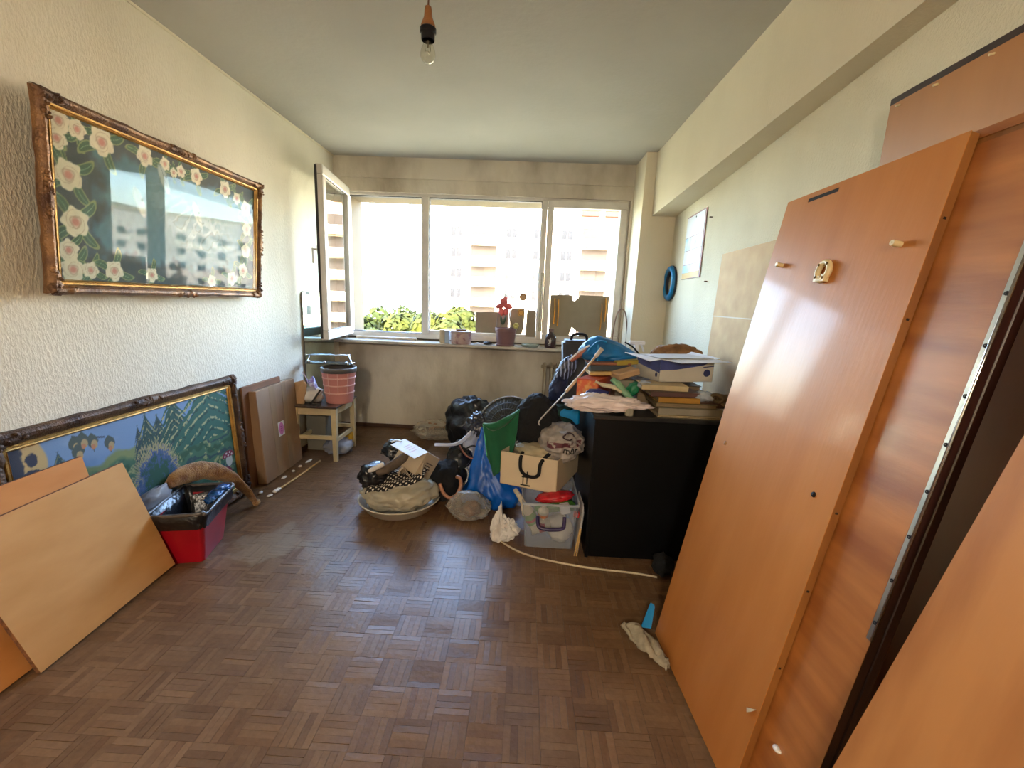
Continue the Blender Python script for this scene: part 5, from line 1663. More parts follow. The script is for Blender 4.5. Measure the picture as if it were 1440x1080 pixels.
# ------------------------------------------------------------------ radiator
M_rad = mat('radiator_paint', (166, 150, 126), rough=.45, vary=.12, vscale=15)
t = thing('radiator', 'old cast iron radiator in beige paint under the window sill', 'radiator', (.50, 4.11, .09))
for k in range(9):
    x = .205 + .062 * k
    s_ = MB()
    for dy in (-.045, .045):
        s_.tube([(x, 4.11 + dy, .13), (x, 4.11 + dy, .70)], .016, n=10, smooth=False)
    s_.tube([(x, 4.055, .700), (x, 4.08, .722), (x, 4.14, .722), (x, 4.165, .700)], .018, n=8)
    s_.tube([(x, 4.055, .135), (x, 4.08, .112), (x, 4.14, .112), (x, 4.165, .135)], .018, n=8)
    s_.build('radiator_section', M_rad, t, smooth=True)
MB().tube([(.19, 4.11, .70), (.72, 4.11, .70)], .015, n=8, smooth=False).tube([(.19, 4.11, .13), (.72, 4.11, .13)], .015, n=8, smooth=False).build('header_pipe', M_rad, t, smooth=True)
MB().tube([(.72, 4.11, .13), (.80, 4.11, .12), (.85, 4.11, .0)], .012, n=8).build('supply_pipe', M_rad, t, smooth=True)
MB().lathe([(.001, -.015), (.016, -.012), (.018, 0), (.016, .012), (.001, .015)], (.183, 4.11, .70), ry(PI / 2), n=12).build('valve', M_rad, t, smooth=True)

# ================================================================== on the window sill
SZ = .884
m = MB().tube([(-1.615, 4.155, SZ + .017), (-1.035, 4.155, SZ + .017)], .017, n=10, smooth=False, flat=.8)
tag(m.build('wooden_batten', mat('beige_batten', (196, 180, 156), rough=.5), None, smooth=True, smooth_angle=.6), 'beige rounded batten lying on the sill below the open sash', 'batten')
m = MB().span((-.800, 4.085, SZ), (-.752, 4.14, SZ + .125))
t = tag(m.build('small_carton', mat('cream_carton', (196, 182, 158), rough=.6), None, bevel=.002), 'narrow cream carton at the left of the sill group', 'box')
m = MB().span((-.750, 4.08, SZ), (-.712, 4.135, SZ + .120))
tag(m.build('blue_carton', mat('pale_blue_carton', (170, 190, 214), rough=.5), None, bevel=.002), 'narrow pale blue carton beside the cream one on the sill', 'box')
t = thing('round_tin', 'squat pink patterned tin beside the blue carton on the sill', 'tin', (-.60, 4.11, SZ))
MB().lathe([(.001, 0), (.092, 0), (.094, .006), (.094, .098), (.001, .098)], (-.60, 4.11, SZ), n=32).build('tin_body', mat('pink_tin', (190, 164, 156), rough=.4, vary=.25, vscale=26, dark=(156, 118, 126), contrast=(.4, .5)), t, smooth=True, smooth_angle=.6)
MB().lathe([(.001, .120), (.094, .120), (.097, .117), (.097, .098), (.001, .098)], (-.60, 4.11, SZ), n=32).build('lid', mat('tin_lid', (176, 152, 140), rough=.4), t, smooth=True, smooth_angle=.6)
MB().box((-.60, 4.11, SZ + .128), (.10, .05, .014), rz(.3)).build('brown_strip', M_brown, t, bevel=.003)
m = MB().grid(lambda a, b_: Vector((-.475 + .12 * a, 4.07 + .05 * b_ + .02 * a, SZ + .004 + .012 * math.sin(a * 6) ** 2)), 8, 3)
tag(m.build('paper_slip', M_paper, None, smooth=True, solid=.002), 'curled white paper slip on the sill left of the plant pot', 'paper')
m = MB().blob((-.345, 4.095, SZ + .014), (.038, .025, .016), seed=150, amp=.4, crease=.4, floor=SZ, sub=3)
tag(m.build('dark_trinket', M_darkpl, None, smooth=True), 'small dark trinket on the sill next to the plant pot', 'trinket')
# plant pot with wire hoops and a red bow
px, py = -.180, 4.10
t = thing('plant_pot', 'dusky plum plastic plant pot with stakes on the sill', 'pot', (px, py, SZ))
M_pot = mat('plum_pot', (128, 92, 92), rough=.45, vary=.08)
MB().lathe([(.001, 0), (.086, 0), (.090, .012), (.080, .016), (.096, .135), (.100, .138), (.102, .165), (.094, .166), (.088, .14), (.001, .13)], (px, py, SZ), n=32).build('pot_body', M_pot, t, smooth=True, smooth_angle=.6)
MB().lathe([(.001, .140), (.089, .138)], (px, py, SZ), n=20).build('soil', mat('soil', (70, 54, 42), rough=.95, vary=.3, vscale=60, bump=.6), t)
for k, (a, b_, hgt) in enumerate(((-.088, -.060, .235), (-.045, -.040, .245), (.048, .030, .235))):
    MB().tube([(px + a, py - .02, SZ + .135), (px + (a + b_) / 2 - .005, py - .01, SZ + .26), (px + b_, py, SZ + .135 + hgt)], .0035, n=6).build('stake', mat('grey_stake', (112, 104, 100), rough=.5), t, smooth=True)
MB().tube([(px + .075, py, SZ + .15), (px + .055, py, SZ + .22), (px + .02, py - .01, SZ + .30), (px - .01, py, SZ + .34)], .003, n=6).build('stem', mat('dry_stem', (120, 110, 70), rough=.7), t, smooth=True)
m = MB()
for a, s in ((.6, 1), (2.4, .8), (4.0, .9)):
    m.ell((px - .03 + .018 * math.cos(a), py + .018 * math.sin(a), SZ + .215 + .02 * s), (.012, .010, .045 * s), ry(.35 * math.cos(a)), sub=2)
m.build('leaves', mat('dull_leaf', (76, 96, 70), rough=.6), t, smooth=True)
m = MB()
for k in range(6):
    a = 2 * PI * k / 6
    m.ell((px + .095 + .016 * math.cos(a), py - .02, SZ + .190 + .016 * math.sin(a)), (.014, .008, .014), sub=1)
m.build('yellow_flower', mat('yellow_flower', (206, 196, 120), rough=.7), t, smooth=True)
t = thing('red_bow', 'red ribbon bow on the stakes of the plum plant pot', 'bow', (px - .03, py - .02, SZ + .335))
M_bow = mat('red_ribbon', (236, 112, 112), rough=.5, vary=.15)
r_ = random.Random(12)
for k, (dx, dz, a, b_) in enumerate(((-.030, .020, .040, .020), (.034, .022, .040, .022), (.0, .060, .030, .030), (-.020, -.030, .022, .030), (.020, -.028, .022, .028), (.01, .085, .016, .022))):
    MB().blob((px - .025 + dx, py - .015, SZ + .345 + dz), (a * 1.15, .012, b_ * 1.15), seed=160 + k, amp=.2, crease=.3, R=ry(dx * 8), sub=3).build('ribbon_loop', M_bow, t, smooth=True)
MB().tube([(px - .022, py - .012, SZ + .42), (px - .020, py - .012, SZ + .475)], [.009, .003], n=6, smooth=False).build('green_tip', mat('green_tip', (96, 120, 90)), t, smooth=True)
# clear ashtray, brown bottle
M_clearg = mat_film('sill_glass', (196, 206, 190), .4, rough=.08, bump=0)
m = MB().lathe([(.001, 0), (.075, 0), (.088, .022), (.084, .024), (.07, .008), (.001, .006)], (.055, 4.09, SZ), n=28)
tag(m.build('glass_saucer', M_clearg, None, smooth=True), 'greenish glass saucer between the pot and the brown bottle', 'saucer')
t = thing('brown_bottle', 'dark brown bottle with a white printed mark on the sill', 'bottle', (.243, 4.085, SZ))
M_bb = mat('brown_glass', (62, 40, 40), rough=.25, vary=.1)
MB().lathe([(.001, 0), (.050, 0), (.053, .006), (.053, .095), (.044, .118), (.022, .138), (.020, .150), (.001, .150)], (.243, 4.085, SZ), n=24).build('bottle', M_bb, t, smooth=True, smooth_angle=.7)
MB().lathe([(.022, .150), (.024, .152), (.024, .178), (.001, .180)], (.243, 4.085, SZ), n=18).build('cap', mat('mauve_cap', (120, 92, 92), rough=.4), t, smooth=True, smooth_angle=.6)
m = MB()
def bl(a, z, w, h):
    ca, sa = math.cos(a), math.sin(a)
    m.box((.243 + .0537 * ca, 4.085 + .0537 * sa, SZ + z), (.0012, w, h), rz(a))
for a in (-2.05, -1.80, -1.55):
    bl(a, .064, .004, .026)
for a in (-1.92, -1.67):
    bl(a, .076, .010, .004)
for a in (-1.95, -1.80, -1.65):
    bl(a, .040, .010, .004); bl(a, .030, .008, .003)
m.build('white_mark', M_white, t)
# wire hoop at the right end
m = MB().tube([(.800, 4.02, .90), (.806, 4.02, 1.06), (.822, 4.02, 1.20), (.855, 4.02, 1.268), (.900, 4.02, 1.235), (.925, 4.015, 1.10), (.928, 4.01, .90)], .0055, n=7)
tag(m.build('wire_hoop', mat('copper_wire', (140, 110, 96), rough=.4, metal=.4), None, smooth=True), 'thin copper coloured hoop standing at the right end of the sill', 'hoop')
# cardboard screens against the glass
M_grey = mat('grey_card', (150, 138, 118), rough=.8, vary=.05, vscale=12)
gy = YB + .028
m = MB().plate([(-.478, gy, .985), (-.478, gy + .02, 1.180), (-.165, gy + .02, 1.197), (-.165, gy, .985)], (0, .004, 0))
tag(m.build('card_screen', M_grey, None), 'left grey card leaning against the middle pane', 'card')
m = MB().plate([(-.155, gy + .006, .985), (-.140, gy + .024, 1.225), (-.010, gy + .024, 1.235), (-.012, gy + .02, 1.06), (-.030, gy + .006, .985)], (0, .004, 0))
tag(m.build('card_screen', M_grey, None), 'second grey card, behind the plant flower, leaning on the middle pane', 'card')
m = MB().plate([(.005, gy + .004, .965), (.012, gy + .022, 1.225), (.098, gy + .022, 1.215), (.102, gy + .004, .965)], (0, .004, 0))
tag(m.build('card_screen', M_grey, None), 'narrow grey card next to the mullion at the end of the middle pane', 'card')
ry_ = YB + .015
m = MB().plate([(.228, ry_, .985), (.228, ry_, 1.372), (.432, ry_, 1.378), (.436, ry_, 1.33), (.462, ry_, 1.325), (.478, ry_, 1.352), (.492, ry_, 1.345), (.505, ry_, 1.380), (.782, ry_, 1.380), (.782, ry_, .985), (.520, ry_, .985), (.512, ry_, 1.045), (.494, ry_, 1.032), (.480, ry_, 1.052), (.446, ry_, 1.075), (.430, ry_, 1.02), (.424, ry_, .985)], (0, .004, 0))
pc_ = tag(m.build('card_screen', M_grey, None), 'large grey card with torn gaps taped over the right sash', 'card')
M_am = mat('amber_tape', (246, 178, 52), rough=.4, vary=.12, vscale=30)
for k, (x, z0, z1, w) in enumerate(((.272, 1.10, 1.34, .022), (.306, 1.08, 1.33, .022), (.752, 1.14, 1.36, .024), (.716, 1.06, 1.20, .018), (.716, 1.20, 1.31, .016))):
    MB().tube([(x, ry_ - .006, z0), (x + .004, ry_ - .007, (z0 + z1) / 2), (x - .002, ry_ - .006, z1)], w, n=8, flat=.25).build('tape_strip', M_am, pc_, smooth=True)
# two medallions hung on the middle pane
for k, (x, z, r) in enumerate(((-.032, 1.340, .036), (-.044, 1.192, .034))):
    t = thing('medallion', ('round brown medallion on the middle pane, upper of the two', 'round amber medallion on the middle pane above the card, lower of the two')[k], 'ornament', (x, gy - .004, z))
    MB().lathe([(.001, -.004), (r, -.004), (r, .004), (.001, .004)], (x, gy - .004, z), rx(PI / 2), n=24).build('disc', mat('medallion_%s' % 'ab'[k], ((178, 146, 106), (206, 160, 66))[k], rough=.5), t, smooth=True, smooth_angle=.6)
    MB().tube([(x + r * .7 * math.cos(2 * PI * q / 16), gy - .010, z + r * .7 * math.sin(2 * PI * q / 16)) for q in range(16)], .003, n=5, closed=True).build('raised_ring', mat('medallion_ring', (150, 112, 74)), t, smooth=True)
    MB().tube([(x, gy - .002, z + r), (x, gy + .022, z + .25)], .0008, n=4, smooth=False).build('thread', M_white, t)
# thermometer fixed on the mullion
t = thing('thermometer', 'narrow plastic window thermometer on the right mullion', 'thermometer', (.150, YB + .03, 1.22))
MB().span((.126, YB + .018, 1.02), (.164, YB + .033, 1.57)).build('scale_plate', mat_film('therm_plastic', (206, 200, 176), .55, rough=.2, bump=0), t, bevel=.003)
MB().tube([(.145, YB + .014, 1.06), (.145, YB + .014, 1.54)], .004, n=6, smooth=False).build('glass_tube', M_white, t, smooth=True)
m = MB()
for k in range(22):
    m.span((.129, YB + .0165, 1.08 + .02 * k), (.140, YB + .018, 1.083 + .02 * k))
stuff(m.build('scale_marks', mat('scale_ink', (120, 110, 90)), t))

# ================================================================== ceiling bulb
bx, by, bz_ = -.457, 2.03, 2.262
t = thing('pendant_bulb', 'bare clear bulb in a brown lampholder hanging from the ceiling', 'lamp', (bx, by, bz_))
M_cordb = mat('brown_cord', (120, 78, 48), rough=.6)
M_cone = mat('brown_bakelite', (172, 114, 66), rough=.4, vary=.15)
M_blk = mat('black_bakelite', (26, 26, 32), rough=.3)
MB().tube([(bx, by, bz_ + .200), (bx + .001, by, bz_ + .26), (bx, by, HC)], .0035, n=7).build('cord', M_cordb, t, smooth=True)
MB().lathe([(.004, .212), (.013, .208), (.015, .195), (.017, .170), (.026, .150), (.030, .138), (.030, .128)], (bx, by, bz_), n=22).build('lampholder_cone', M_cone, t, smooth=True)
MB().lathe([(.030, .132), (.034, .128), (.034, .114), (.029, .108), (.028, .086), (.026, .084)], (bx, by, bz_), n=22).build('lampholder_ring', M_blk, t, smooth=True, smooth_angle=.6)
M_bulb = mat_pane('bulb_glass', 1.3, (.93, .92, .86), 1.5)
MB().lathe([(.001, 0), (.012, .002), (.024, .010), (.031, .024), (.0315, .036), (.028, .052), (.019, .074), (.015, .088)], (bx, by, bz_), n=28).build('bulb', M_bulb, t, smooth=True)
m = MB().tube([(bx - .008, by, bz_ + .085), (bx - .010, by, bz_ + .045)], .0009, n=5, smooth=False).tube([(bx + .008, by, bz_ + .085), (bx + .010, by, bz_ + .045)], .0009, n=5, smooth=False)
m.tube([(bx - .010, by, bz_ + .045), (bx - .003, by + .004, bz_ + .049), (bx + .004, by + .004, bz_ + .045), (bx + .010, by, bz_ + .045)], .0008, n=5)
m.lathe([(.004, .085), (.003, .060), (.001, .058)], (bx, by, bz_), n=8)
m.build('filament', mat('filament', (150, 140, 120), metal=.5), t)

# ================================================================== right wall
wn_ = Vector((-1, .046, 0)).normalized()
wu = Vector((.046, 1, 0)).normalized()
def wall_pt(y, z, off=0.0):
    return Vector((wr(y), y, z)) + wn_ * off
# wall calendar
t = thing('wall_calendar', 'three part wall calendar with blank pages hanging on the right wall', 'calendar', wall_pt(3.26, 1.50, .004))
O = wall_pt(3.475, 1.512, .003)
U = -wu * .40
M_cal = mat('calendar_page', (206, 208, 214), rough=.5, vary=.03)
M_calp = mat('calendar_picture', (150, 190, 212), rough=.45, vary=.3, vscale=9, dark=(196, 212, 220), contrast=(.4, .6))
MB().frame_box(O, U, Vector((0, 0, .450)), wn_ * .004).build('backing_card', mat('plum_edge', (150, 104, 104), rough=.6), t)
for nm, z0, z1, m_ in (('month_page', .300, .445, M_cal), ('month_page', .105, .205, M_cal), ('picture_strip', .205, .300, M_calp)):
    MB().frame_box(O + U * .01 + wn_ * .0042 + Vector((0, 0, z0)), U * .93, Vector((0, 0, z1 - z0 - .004)), wn_ * .0012).build(nm, m_, t)
MB().frame_box(O + U * .01 + wn_ * .0042 + Vector((0, 0, .045)), U * .93, Vector((0, 0, .056)), wn_ * .0012).build('picture_strip', M_calp, t)
MB().frame_box(O + U * .01 + wn_ * .0042 + Vector((0, 0, .004)), U * .93, Vector((0, 0, .040)), wn_ * .0012).build('sand_strip', mat('sand_print', (212, 178, 110)), t)
MB().lathe([(.001, .004), (.005, .003), (.006, 0), (.001, 0)], O + U * .5 + Vector((0, 0, .425)) + wn_ * .005, axis(wn_), n=10).build('nail', M_darkpl, t)
# blue ring
rc = wall_pt(3.745, 1.497, .022)
RR = Matrix((wu, Vector((0, 0, 1)), wn_)).transposed()
t = thing('steering_ring', 'bright blue ring cushion hanging on the right wall by the corner', 'ring', rc)
prof = [(.094, -.018), (.104, -.020), (.128, -.020), (.140, -.010), (.141, .004), (.132, .017), (.118, .021), (.104, .017), (.098, .006)]
MB().lathe(prof, rc, RR, n=44).build('ring', mat('blue_vinyl', (20, 130, 190), rough=.35, vary=.06), t, smooth=True)
MB().lathe([(.098, .006), (.090, .002), (.088, -.014), (.094, -.018)], rc, RR, n=44).build('inner_lining', mat('dark_lining', (38, 34, 44), rough=.6), t, smooth=True)
MB().lathe([(.136, -.021), (.143, -.014), (.1425, -.003)], rc, RR, n=44).build('rear_band', mat('dark_band', (32, 44, 62), rough=.6), t, smooth=True)
# hardboard sheet
M_hard = mat('hardboard', (196, 162, 112), rough=.75, vary=.12, vscale=9, dark=(180, 144, 96), bump=.1, bscale=150)
O = wall_pt(2.705, .004, .045); U = wall_pt(1.72, .004, .040) - O
V = wall_pt(2.70, 1.620, .008) - O
t = tag(MB().frame_box(O, U, V, wn_ * .005).build('hardboard_sheet', M_hard, None), 'tan hardboard sheet leaning on the right wall behind the cabinet pile', 'board')
MB().frame_box(O + V * .775 + wn_ * .0052, U, V * .004, wn_ * .0006).build('pale_scratch', mat('scratch', (206, 188, 156)), t)
for y, z in ((2.935, 1.475), (2.98, 1.88)):
    m = MB().lathe([(.001, .018), (.004, .018), (.004, 0), (.001, 0)], wall_pt(y, z, 0), axis(wn_), n=8)
    tag(m.build('wall_hook', mat('rusty_metal', (84, 52, 38), rough=.6), None), ('rusty nail in the right wall beside the hardboard top' if z < 1.6 else 'tiny rusty nail in the right wall above the calendar edge'), 'nail')

# ------------------------------------------------------------------ the leaning furniture boards
M_lac = mat_wood('lacquered_veneer', (190, 124, 64), (174, 108, 52), (5, 5, .35), rough=.42, coat=.18, scale=2.2, crough=.09, spec=.14, contrast=(.25, .8))
M_lacd = mat_wood('lacquered_edge', (150, 98, 46), (120, 72, 32), (4, 4, .5), rough=.4, coat=.3, scale=4)
M_flame = mat_wood('flamed_plywood', (188, 120, 60), (146, 84, 38), (1.2, 1.2, 9), rough=.36, coat=.6, scale=1.6, crough=.14, contrast=(.35, .7))
M_stain = mat_wood('dark_stained_edge', (58, 30, 24), (36, 18, 16), (3, 3, .5), rough=.35, coat=.4, scale=5)
M_wall = mat_wood('matt_veneer', (178, 122, 70), (162, 106, 56), (4, 4, .5), rough=.42, coat=.15, scale=1.8)
M_near = mat_wood('near_veneer', (186, 124, 68), (152, 92, 46), (1.0, 3.4, .5), rough=.4, coat=.2, scale=2.4, contrast=(.35, .6))
M_dark = mat('slot_dark', (30, 18, 12), rough=.9)
M_ivory = mat('ivory_plastic', (222, 200, 150), rough=.4)
A_ = Vector((.583, 1.563, .003))
bu = (Vector((.6053, .9619, .0155)) - Vector((.583, 1.563, 0))).normalized()
bv_ = (Vector((.8842, 1.6167, 1.668)) - Vector((.583, 1.563, 0))).normalized()
bn_ = bu.cross(bv_)
bn_ = bn_ if bn_.x < 0 else -bn_
def P2(u, v, off=0.0):
    return A_ + bu * u + bv_ * v + bn_ * off
t = thing('leaning_board', 'big glossy orange brown veneered board leaning in front of the other panels', 'board', A_)
W_, Lg, Tk = .602, 1.696, .022
MB().frame_box(P2(.0008, .0008, -Tk), bu * (W_ - .0016), bv_ * (Lg - .0016), bn_ * (Tk - .0016)).build('core', M_lacd, t, bevel=.001)
# front veneer in two pieces round the finger slot
f = MB()
f.frame_box(P2(0, 0, -.0016), bu * W_, bv_ * 1.668, bn_ * .0016)
f.frame_box(P2(0, 1.668, -.0016), bu * .112, bv_ * .012, bn_ * .0016).frame_box(P2(.243, 1.668, -.0016), bu * (W_ - .243), bv_ * .012, bn_ * .0016)
f.frame_box(P2(0, 1.680, -.0016), bu * W_, bv_ * (Lg - 1.680), bn_ * .0016)
f.build('veneer_face', M_lac, t)
MB().frame_box(P2(.112, 1.668, -.0014), bu * .131, bv_ * .012, bn_ * .0004).build('finger_slot', M_dark, t)
for u, v in ((.083, 1.471), (.526, 1.473)):
    MB().lathe([(.001, .022), (.0065, .022), (.0075, .019), (.0075, 0), (.001, 0)], P2(u, v, 0), axis(bn_), n=14).build('shelf_peg', M_ivory, t, smooth=True, smooth_angle=.6)
hk = P2(.304, 1.430, .004)
RR = Matrix((bu, bv_, bn_)).transposed()
m = MB().tube([hk + RR @ Vector((.022 * math.cos(2 * PI * q / 14), .026 * math.sin(2 * PI * q / 14), .004)) for q in range(14)], .0085, n=8, closed=True)
m.box(hk + RR @ Vector((-.012, -.022, .004)), (.022, .016, .012), RR).box(hk + RR @ Vector((.014, -.020, .004)), (.016, .020, .014), RR)
m.build('bracket', M_ivory, t, smooth=True, smooth_angle=.8)
m = MB()
for q in (.8, 2.4, 3.9, 5.4):
    m.lathe([(.001, .014), (.004, .013), (.004, .008)], hk + RR @ Vector((.022 * math.cos(q), .026 * math.sin(q), 0)), RR, n=8)
m.build('bracket_screws', mat('brass_screw', (110, 84, 40), metal=.6, rough=.4), t)
for u, v in ((.075, .841), (.531, .845)):
    MB().lathe([(.001, .004), (.006, .003), (.0075, 0), (.001, 0)], P2(u, v, 0), axis(bn_), n=12).build('screw_socket', (mat('socket_light', (176, 130, 84)) if u < .2 else M_dark), t, smooth=True)
MB().plate([P2(.560, .236, .0005), P2(.592, .262, .0005), P2(.586, .248, .008), P2(.572, .232, .006)], bn_ * .0015).build('splinter', M_ivory, t)
m = MB()
for v in (.40, .62, .83, 1.30, 1.52):
    m.box(P2(W_ + .0002, v, -Tk * .5), (.0010, .005, .006), RR)
m.build('edge_dowels', M_dark, t)
# hinged panel of flamed plywood behind it
off = -.0245
g0, g1, gl, gt = .11, .772, 1.698, .042
B2 = lambda u, v, o=0.0: P2(u, v + .008, off + o)
t = thing('hinged_panel', 'flamed plywood panel with a dark edge and metal hinge behind the big board', 'panel', B2(g0, 0))
MB().frame_box(B2(g0, 0, -gt), bu * (g1 - g0 - .002), bv_ * (gl), bn_ * (gt - .002)).build('core', M_lacd, t)
f = MB()
f.frame_box(B2(g0, 0, -.002), bu * (g1 - g0), bv_ * 1.666, bn_ * .002).frame_box(B2(g0, 1.678, -.002), bu * (g1 - g0), bv_ * (gl - 1.678), bn_ * .002)
f.build('plywood_face', M_flame, t)
MB().frame_box(B2(g1 - .002, 0, -gt), bu * .003, bv_ * gl, bn_ * (gt - .001)).build('stained_edge', M_stain, t)
MB().frame_box(B2(g1 - .001, 0, -gt * .62), bu * .005, bv_ * gl, bn_ * .006).build('edge_bead', M_stain, t, bevel=.002)
MB().frame_box(B2(g1 - .010, .62, .0002), bu * .012, bv_ * (gl - .62), bn_ * .0016).build('hinge_leaf', mat('worn_steel', (226, 220, 206), rough=.28, metal=.9, vary=.2), t)
MB().tube([B2(g1 + .002, .62, .001), B2(g1 + .002, gl, .001)], .0032, n=8, smooth=False).build('hinge_knuckle', M_chrome, t, smooth=True)
for k in range(11):
    MB().lathe([(.001, .0016), (.0042, .0010), (.0045, 0)], B2(g1 - .004, .66 + .098 * k, .0018), axis(bn_), n=8).build('hinge_screw', M_dark, t)
MB().blob(B2(.665, .222, .004), (.010, .012, .005), seed=170, amp=.3, sub=2).build('white_chip', M_white, t, smooth=True)
# tall panel standing against the wall
O = Vector((1.052, 1.462, .004)); U = Vector((-.030, -1.15, 0)); V = Vector((.006, 0, 1.928))
nn = Vector((-1, .026, .003)).normalized()
t = thing('tall_panel', 'tall matt brown panel standing upright against the right wall behind the other boards', 'panel', O)
MB().frame_box(O, U, V, -nn * .016).build('core', M_lacd, t)
MB().frame_box(O + nn * .0002, U, V * .991, nn * .002).build('veneer_face', M_wall, t)
MB().frame_box(O + V * .991 + nn * .0002, U, V * .009, nn * .003).build('dark_top_strip', M_stain, t)
m = MB()
for k in (.10, .42, .80):
    m.lathe([(.001, .010), (.003, .010), (.003, 0)], O + V * .985 + U * (k * .33) + nn * .002, axis(nn + Vector((0, .3, -.2))), n=7)
m.build('tacks', M_ivory, t)
# near panel at the right edge of the view
O = Vector((.600, .766, .004))
V = Vector((.232, -.105, 1.31)).normalized() * 1.62
U = Vector((.02, -.70, -.055))
U = (U - V * (U.dot(V) / V.length_squared)).normalized() * .62
nn = U.cross(V).normalized()
nn = nn if nn.x < 0 else -nn
lift = max(0, -(O + U).z + .004)
O = O + Vector((0, 0, lift))
t = thing('near_panel', 'orange brown veneered panel leaning nearest at the right, cut off by the view', 'panel', O)
MB().frame_box(O, U, V, -nn * .017).build('core', M_lacd, t, bevel=.001)
MB().frame_box(O, U, V, nn * .0015).build('veneer_face', M_near, t)
# gauze and blue scrap at the foot of the big board
M_gauze = mat('grey_gauze', (176, 164, 142), rough=.9, vary=.15, vscale=30, bump=.4, bscale=60)
def gauze(a, b_):
    p = Vector((.455 + .115 * a, 1.575 - .200 * a, .010)) + Vector((.05, .05, 0)) * ((b_ - .35) * 1.0 * math.sin(PI * (.12 + .80 * a)))
    p += Vector((.012 * noise.noise(Vector((a * 9, b_ * 6, 2))), .012 * noise.noise(Vector((a * 9, b_ * 6, 8))), 0))
    return p + Vector((0, 0, .012 * (1 + math.sin(a * 11 + b_ * 7)) * (.4 + math.sin(PI * b_)) + .018 * abs(noise.noise(Vector((a * 7, b_ * 5, 5)))) + .022 * b_ * math.sin(PI * a)))
m = MB().grid(gauze, 18, 10)
tag(m.build('gauze_rag', M_gauze, None, smooth=True, solid=.006), 'grubby white gauze rag on the floor at the corner of the big board', 'rag')
m = MB().plate([(.530, 1.575, .012), (.570, 1.572, .012), (.594, 1.625, .072), (.578, 1.635, .076)], (.002, .012, .004))
tag(m.build('blue_scrap', M_cyan, None, bevel=.002), 'blue plastic scrap behind the gauze rag at the big board', 'scrap')

# ================================================================== outdoors
M_fac = mat('facade_render', (200, 188, 166), rough=.9, vary=.05, vscale=.4)
M_fac2 = mat('facade_white', (200, 196, 186), rough=.9, vary=.05, vscale=.4)
M_brick = mat('red_loggia', (84, 28, 18), rough=.9, vary=.1)
M_wfr = mat('far_window_frame', (120, 112, 102), rough=.6)
M_wgl = mat('far_glass', (34, 35, 38), rough=.5, vary=.2, vscale=.8, spec=.1)
M_conc = mat('balcony_concrete', (196, 182, 158), rough=.9)
M_shade = mat('loggia_shade', (44, 34, 24), rough=.9)  # dark plates on a flat wall; loggia shade is put into the colour
GZ = -14.5
g = MB().span((-220, 6, GZ - .5), (260, 330, GZ))
gr = tag(g.build('ground', mat('far_ground', (150, 146, 120), rough=1, vary=.2, vscale=.05), None), 'flat open ground far below the window', 'ground')
struct(gr)

def window_mesh(w, h):
    m = MB()
    fr = .09
    m.span((-w / 2, -.06, 0), (w / 2, .05, fr)).span((-w / 2, -.06, h - fr), (w / 2, .05, h)).span((-w / 2, -.06, 0), (-w / 2 + fr, .05, h)).span((w / 2 - fr, -.06, 0), (w / 2, .05, h)).span((-.05, -.06, 0), (.05, .05, h))
    return m
def mesh_of(m, name, mt):
    me = bpy.data.meshes.new(name)
    me.from_pydata([tuple(v) for v in m.v], [], m.f)
    for x in (mt if isinstance(mt, (list, tuple)) else [mt]):
        me.materials.append(x)
    me.polygons.foreach_set('material_index', m.mi)
    return me
def put(me, name, parent, loc):
    o = bpy.data.objects.new(name, me)
    COL.objects.link(o)
    o.parent = parent
    o.location = Vector(loc) - WLOC[parent.name]
    WLOC[o.name] = WLOC[parent.name]
    return o
wm = mesh_of(window_mesh(1.7, 1.4), 'window', M_wfr)
pm = mesh_of(MB().span((-.8, -.02, .05), (.8, .02, 1.35)), 'pane', M_wgl)
bm_ = MB().span((-1.9, -1.1, -.15), (1.9, 0, 0)).span((-1.9, -1.1, 0), (1.9, -1.02, .95)).span((-1.9, -1.1, 0), (-1.82, 0, .95)).span((1.82, -1.1, 0), (1.9, 0, .95))
balm = mesh_of(bm_, 'balcony', M_conc)
slot = mesh_of(MB().span((-1.8, -.05, 0), (1.8, .02, 1.5)), 'loggia_shade', M_shade)

def block(name, label, x0, x1, y0, dep, ztop, fac, floors_from, cols, seed, loggia=True):
    r_ = random.Random(seed)
    t = thing(name, label, 'building', ((x0 + x1) / 2, y0 + dep / 2, GZ))
    MB().span((x0, y0, GZ), (x1, y0 + dep, ztop)).build('block_wall', fac, t)
    MB().span((x0 - .2, y0 - .2, ztop), (x1 + .2, y0 + dep + .2, ztop + .5)).build('parapet', M_conc, t)
    step = (x1 - x0) / cols
    z = floors_from
    k = 0
    while z + 2.2 < ztop:
        for c_ in range(cols):
            x = x0 + (c_ + .5) * step
            if loggia and c_ % 4 == 1 and x < 12:
                put(balm, 'balcony', t, (x, y0, z - .75))
                put(slot, 'loggia_shade', t, (x, y0, z + .2))
            else:
                w = put(wm, 'window', t, (x, y0, z))
                o = bpy.data.objects.new('pane', pm)
                COL.objects.link(o)
                o.parent = w
        z += 2.8
        k += 1
    return t
ab = block('apartment_building', 'long pale apartment block straight outside the middle and right panes', -12.0, 34.0, 63.0, 12.0, 14.5, M_fac, -12.6, 12, 1)
MB().span((-12.0, 62.8, 7.0), (-11.8, 75, 14)).build('corner_pier', M_conc, ab)
for k, x in enumerate((7.0, 10.2, 13.4)):
    MB().span((x, 62.2, 13.0), (x + 2.4, 63.0, 14.3)).build('loggia_panel', M_brick, ab)
block('apartment_building', 'far apartment block beyond the right end of the long pale one', 50, 84, 92, 14, 9.0, M_fac2, -12.6, 8, 2)
block('apartment_building', 'farther apartment block seen only in the picture glass reflection', 96, 140, 105, 14, 11.0, M_fac, -12.6, 8, 3)
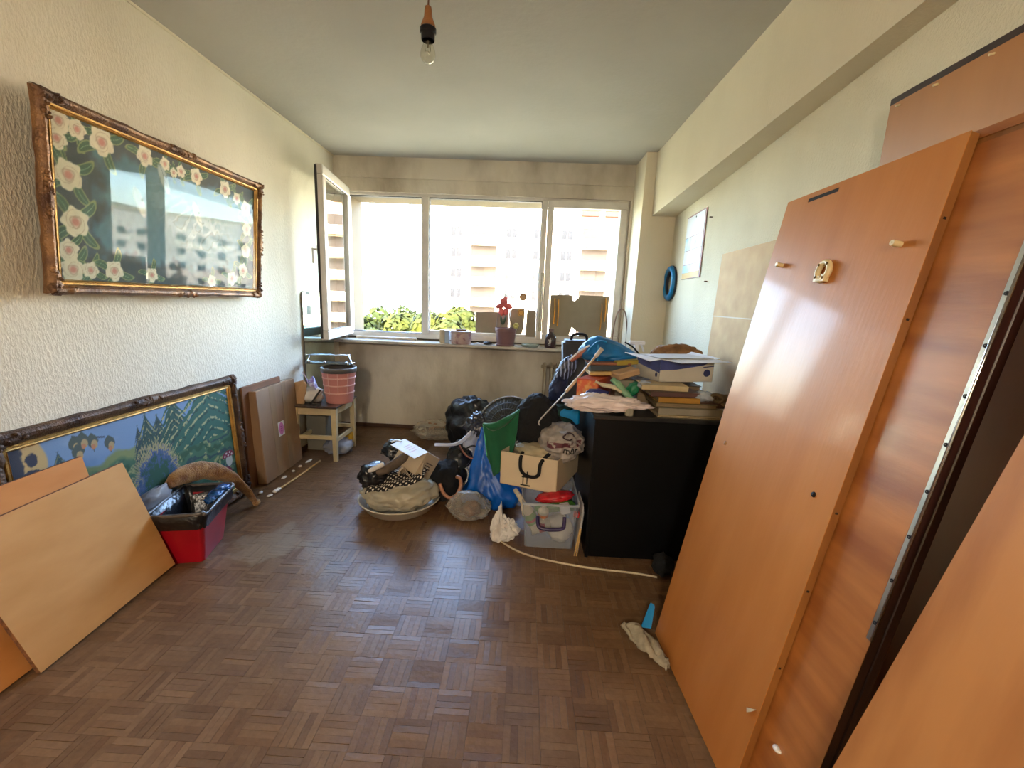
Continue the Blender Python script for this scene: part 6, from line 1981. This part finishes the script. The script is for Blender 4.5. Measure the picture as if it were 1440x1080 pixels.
block('low_building', 'low white building among the trees outside the open sash', -36, -20, 95, 10, -2.6, M_fac2, -12.6, 5, 4, False)

M_leaf = mat('leaf_green', (40, 46, 8), rough=.8, vary=.3, vscale=.6, dark=(18, 26, 6), spec=.1)
M_leaf2 = mat('leaf_yellow_green', (50, 52, 10), rough=.8, vary=.3, vscale=.6, dark=(24, 30, 6), spec=.1)
M_bark = mat('bark', (96, 80, 62), rough=.95)
def tree(label, x, y, top, R_, seed, mt, n=2600):
    r_ = random.Random(seed)
    t = thing('broadleaf_tree', label, 'tree', (x, y, GZ), 'trees below the window')
    MB().tube([(x, y, GZ), (x + .2, y, GZ + 4), (x, y, top - R_ * 1.2)], [.35, .28, .15], n=8).build('trunk', M_bark, t, smooth=True)
    m = MB()
    lob = [(Vector((r_.uniform(-.6, .6), r_.uniform(-.6, .6), r_.uniform(-.9, .45))) * R_, r_.uniform(.45, .7) * R_) for _ in range(9)]
    cz_ = top - R_ * 1.05
    for k in range(n):
        c_, rr = lob[k % 9]
        d = Vector((r_.gauss(0, 1), r_.gauss(0, 1), r_.gauss(0, 1))).normalized()
        p = Vector((x, y, cz_)) + c_ + d * rr * r_.uniform(.75, 1.0)
        a = Vector((r_.gauss(0, 1), r_.gauss(0, 1), r_.gauss(0, 1))).normalized()
        b_ = d.cross(a)
        s = r_.uniform(.26, .50)
        if b_.length < .1:
            continue
        b_ = b_.normalized() * s
        a = d.cross(b_).normalized() * s * .6
        m.add([p - b_, p - a, p + b_, p + a], [(0, 1, 2, 3)])
    stuff(m.build('foliage', mt, t))
    return t
for k, (x, y, top, R_, lb) in enumerate(((-15.6, 40, 1.2, 3.4, 'leftmost leafy tree below the open sash'), (-12.6, 47, .8, 3.2, 'yellowish leafy tree in the middle of the open sash view'), (-11.2, 35, -.5, 2.8, 'nearest leafy tree low in the open sash view'),
                                         (-8.0, 40, .8, 2.6, 'leafy tree rising beside the mullion of the open sash'), (-19.5, 50, 1.4, 3.6, 'farther leafy tree at the left edge of the open sash view'), (-8.0, 52, .3, 2.4, 'leafy tree at the left corner of the long apartment block'),
                                         (-20, 80, 1.2, 4.0, 'distant tree beyond the low white building at left'), (-13.5, 88, 1.6, 4.2, 'distant tree beyond the low white building at right'))):
    tree(lb, x, y, top, R_, 200 + k, (M_leaf, M_leaf2)[k % 2])
